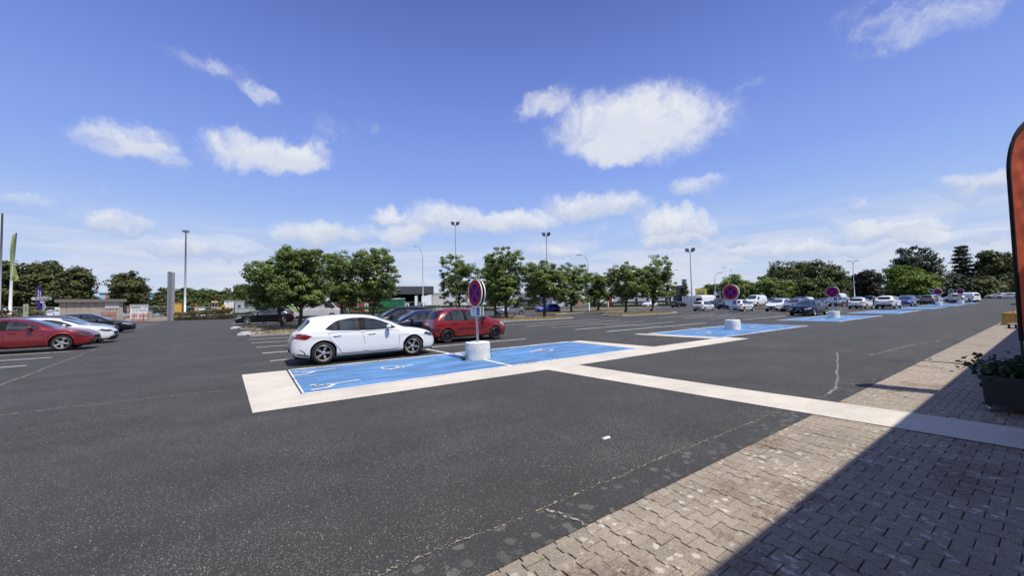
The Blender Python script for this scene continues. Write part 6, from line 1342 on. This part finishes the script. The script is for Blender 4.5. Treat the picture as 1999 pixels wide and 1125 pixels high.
s = Th('white_lorry', 1394, 1408, 118, 'white lorry cab with dark windscreen behind the black people carrier', 'lorry'); H_ = s.h(570.5); s.box('cab', -s.w/2, s.w/2, .5, H_, 0, 2.4, M_WWALL); s.box('windscreen', -s.w*.40, s.w*.30, H_*.52, H_*.75, -.05, -.01, M_WIN); s.box('bumper', -s.w/2, s.w/2, .3, .49, -.15, 2.4, M_CLAD); s.box('grille', -s.w*.3, s.w*.3, .6, H_*.45, -.05, -.01, M_LGREY); b = MB(); [b.lathe([(0, -.15), (.5, -.15), (.5, .15), (0, .15)], 14, Matrix.Translation((xx, .4, .5)) @ Matrix.Rotation(PI/2, 4, 'Z'), 'Y') for xx in (-s.w*.42, s.w*.42)]; b.build('wheel', M_BLACK, s.e)
s = Th('road_cones', 1409, 1416, 116, 'red triangular panels beside the white lorry', 'sign')
for k in range(3): b = MB(); xx = -s.w/2+s.w*(k+.5)/3; b.add([(xx-.3, 0, .4), (xx+.3, 0, .4), (xx, 0, 2.2), (xx-.3, .2, .4), (xx+.3, .2, .4), (xx, .2, 2.2)], [(0, 1, 2), (3, 5, 4), (0, 2, 5, 3), (1, 4, 5, 2), (0, 3, 4, 1)]); b.build('panel', M_REDP, s.e)
s.box('stand', -s.w/2, s.w/2, 0, .39, .02, .18, M_CLAD)
car('bigvan', *AT(1381, 92).to_2d(), -.15, WHITE, 'tall white van behind the small white city car', .92, name='delivery_van', cat='van', far=True)
car('van', 86.5, 36.5, PI, WHITE, 'white van with a long bonnet parked under the light green tree', 1.25, name='parked_van', cat='van', far=True)
car('van', 105, 27.5, 0, WHITE, 'white van of which only the roof rises behind the right hand cars', 1.25, name='parked_van', cat='van', far=True)
s = Th('flatbed_trailer', 1502, 1520, 98, 'dark loaded trailer under the trees left of the silver people carrier', 'trailer'); s.box('bed', -s.w/2, s.w/2, .6, .9, 0, 2, M_DARK); s.box('load', -s.w*.3, s.w*.35, .91, 1.9, .2, 1.6, C_('grey_load', (.16, .17, .18))); b = MB(); [b.lathe([(0, -.12), (.38, -.12), (.38, .12), (0, .12)], 14, Matrix.Translation((xx, .1, .38)), 'Y') for xx in (-s.w*.2, s.w*.2)]; b.build('wheel', M_BLACK, s.e)
for i, (px, yt, d_) in enumerate(((1819.5, 565, 120), (1858, 564.5, 125))):
    s = Th('road_sign', px-3, px+3, d_, ('small round white sign just left of the fourth parking sign', 'small round white sign above a pale green plate')[i], 'road sign'); z = s.h(yt+3.5); b = MB(); b.lathe([(0, -.03), (.45, -.03), (.45, .0), (0, .0)], 20, Matrix.Translation((0, 0, z)) @ Matrix.Rotation(PI/2, 4, 'X')); b.build('disc', M_SIGNW, s.e); b = MB(); b.lathe([(0, -.045), (.30, -.045), (.30, -.035), (0, -.035)], 20, Matrix.Translation((0, -.08, z)) @ Matrix.Rotation(PI/2, 4, 'X')); b.build('symbol', M_CLAD, s.e); b = MB(); b.tube([(0, .06, 0), (0, .06, z+.3)], .04, 6); b.build('post', M_GALV, s.e)
    if i: s.box('plate', -.5, .5, z-1.9, z-.6, -.03, .0, C_('mint', (.45, .62, .55)))
for i, (px, d_, m_, l_) in enumerate(((1948, 175, PEARL, 'pale car parked under the dark trees left of the trunk'), (1968, 172, WHITE, 'white car under the dark trees right of the trunk'), (1983, 178, SILV, 'silver car under the trees beside the orange banner'), (1935, 190, SILV, 'grey car glimpsed right of the white delivery van'))):
    p = AT(px, d_); car('hatch', p.x, p.y, math.atan2(p.y, p.x)+PI/2, m_, l_, 1.1, far=True, group='cars parked under the far right trees')
# ================================================================== PERSON by the black family car
def skinned(name, pts, edges, rads, m, parent, sub=1):
    me = bpy.data.meshes.new(name); me.from_pydata(pts, edges, []); o = bpy.data.objects.new(name, me); COL.objects.link(o)
    sk = o.modifiers.new('skin', 'SKIN'); 
    for i, r in enumerate(rads): me.skin_vertices[0].data[i].radius = (r, r*.8) if not isinstance(r, tuple) else r
    me.skin_vertices[0].data[0].use_root = True; sb = o.modifiers.new('sub', 'SUBSURF'); sb.levels = sub; sb.render_levels = sub
    dg = bpy.context.evaluated_depsgraph_get(); ne = bpy.data.meshes.new_from_object(o.evaluated_get(dg)); bpy.data.objects.remove(o)
    ne.name = name; ne.materials.clear(); return link(name, ne, m, parent, smooth=True)
pg = G(516.5, 632.5)
pe = empty('person', (pg.x, pg.y, .01), math.atan2(pg.y, pg.x)+.3, 'person in a pale shirt and dark trousers standing beside the black family car', 'person')
J = {'pel': (0, 0, .95), 'wst': (.01, 0, 1.12), 'che': (.02, 0, 1.32), 'nec': (.0, 0, 1.47), 'hd0': (.01, 0, 1.56), 'hd1': (.02, 0, 1.66), 'hd2': (.01, 0, 1.72),
     'sL': (0, .19, 1.40), 'eL': (-.03, .24, 1.13), 'wL': (.06, .25, .90), 'hL': (.08, .25, .82), 'sR': (0, -.19, 1.40), 'eR': (-.02, -.25, 1.13), 'wR': (.16, -.20, 1.02), 'hR': (.24, -.18, 1.03),
     'pL': (0, .10, .90), 'kL': (.03, .11, .50), 'aL': (-.02, .12, .09), 'tL': (.14, .13, .04), 'pR': (0, -.10, .90), 'kR': (.01, -.11, .50), 'aR': (-.02, -.12, .09), 'tR': (.14, -.14, .04)}
K = list(J); ix = K.index
E_ = [('pel', 'wst'), ('wst', 'che'), ('che', 'nec'), ('nec', 'hd0'), ('hd0', 'hd1'), ('hd1', 'hd2'), ('che', 'sL'), ('sL', 'eL'), ('eL', 'wL'), ('wL', 'hL'), ('che', 'sR'), ('sR', 'eR'), ('eR', 'wR'), ('wR', 'hR'), ('pel', 'pL'), ('pL', 'kL'), ('kL', 'aL'), ('aL', 'tL'), ('pel', 'pR'), ('pR', 'kR'), ('kR', 'aR'), ('aR', 'tR')]
rr_ = {'pel': .13, 'wst': .125, 'che': .14, 'nec': .055, 'hd0': .075, 'hd1': .095, 'hd2': .07, 'sL': .055, 'eL': .042, 'wL': .03, 'hL': .035, 'sR': .055, 'eR': .042, 'wR': .03, 'hR': .035, 'pL': .085, 'kL': .055, 'aL': .04, 'tL': .035, 'pR': .085, 'kR': .055, 'aR': .04, 'tR': .035}
skinned('body', [J[k] for k in K], [(ix(a), ix(b_)) for a, b_ in E_], [rr_[k] for k in K], mat('skin', (.48, .30, .21), .6), pe)
def sub_skin(name, keys, grow, m, cut={}):
    ks = keys; P = [cut.get(k, J[k]) for k in ks]; ed = [(ks.index(a), ks.index(b_)) for a, b_ in E_ if a in ks and b_ in ks]; return skinned(name, P, ed, [rr_[k]+grow for k in ks], m, pe)
sub_skin('shirt', ['wst', 'pel', 'che', 'sL', 'eL', 'sR', 'eR'], .028, mat('pale_shirt', (.50, .48, .55), .85, var=.1, vscale=8))
sub_skin('trousers', ['pel', 'pL', 'kL', 'aL', 'pR', 'kR', 'aR'], .024, mat('dark_trousers', (.03, .035, .05), .9))
b = MB(); b.lathe([(.100, 0), (.105, .04), (.085, .09), (0, .115)], 14, Matrix.Translation((.0, 0, 1.67))); b.build('hair', mat('brown_hair', (.05, .03, .02), .8), pe, smooth=True)
# more of the dense second rank of parked cars on the right
for (tp, x, y, rz, m_, l_) in (('hatch', 63.0, 30.6, PI, NAVY, 'dark blue hatchback beyond the white rounded hatchback in the second rank'), ('suv', 83.5, 31.5, 0, SILV, 'silver car under the light green tree in the back rank'),
    ('estate', 84.0, 16.4, PI, BLK, 'black estate glimpsed above the white crossover roof'), ('suv', 101.0, 22.0, PI, NAVY, 'dark car in the back rank behind the mid blue hatchback'),
    ('hatch', 95.5, 15.8, 0, PEARL, 'pale hatchback between the mid blue hatchback and grey people carrier'), ('saloon', 99.0, 28.5, PI, GREY, 'grey saloon in the back rank right of the double-armed lamp'),
    ('estate', 104.0, 15.2, 0, SILV, 'silver estate behind the white car at the fourth sign'), ('suv', 70.5, 26.0, PI, GREY, 'grey car in the second rank beyond the silver people carrier')):
    car(tp, x, y, rz, m_, l_, 1.0, far=True, group=G2)
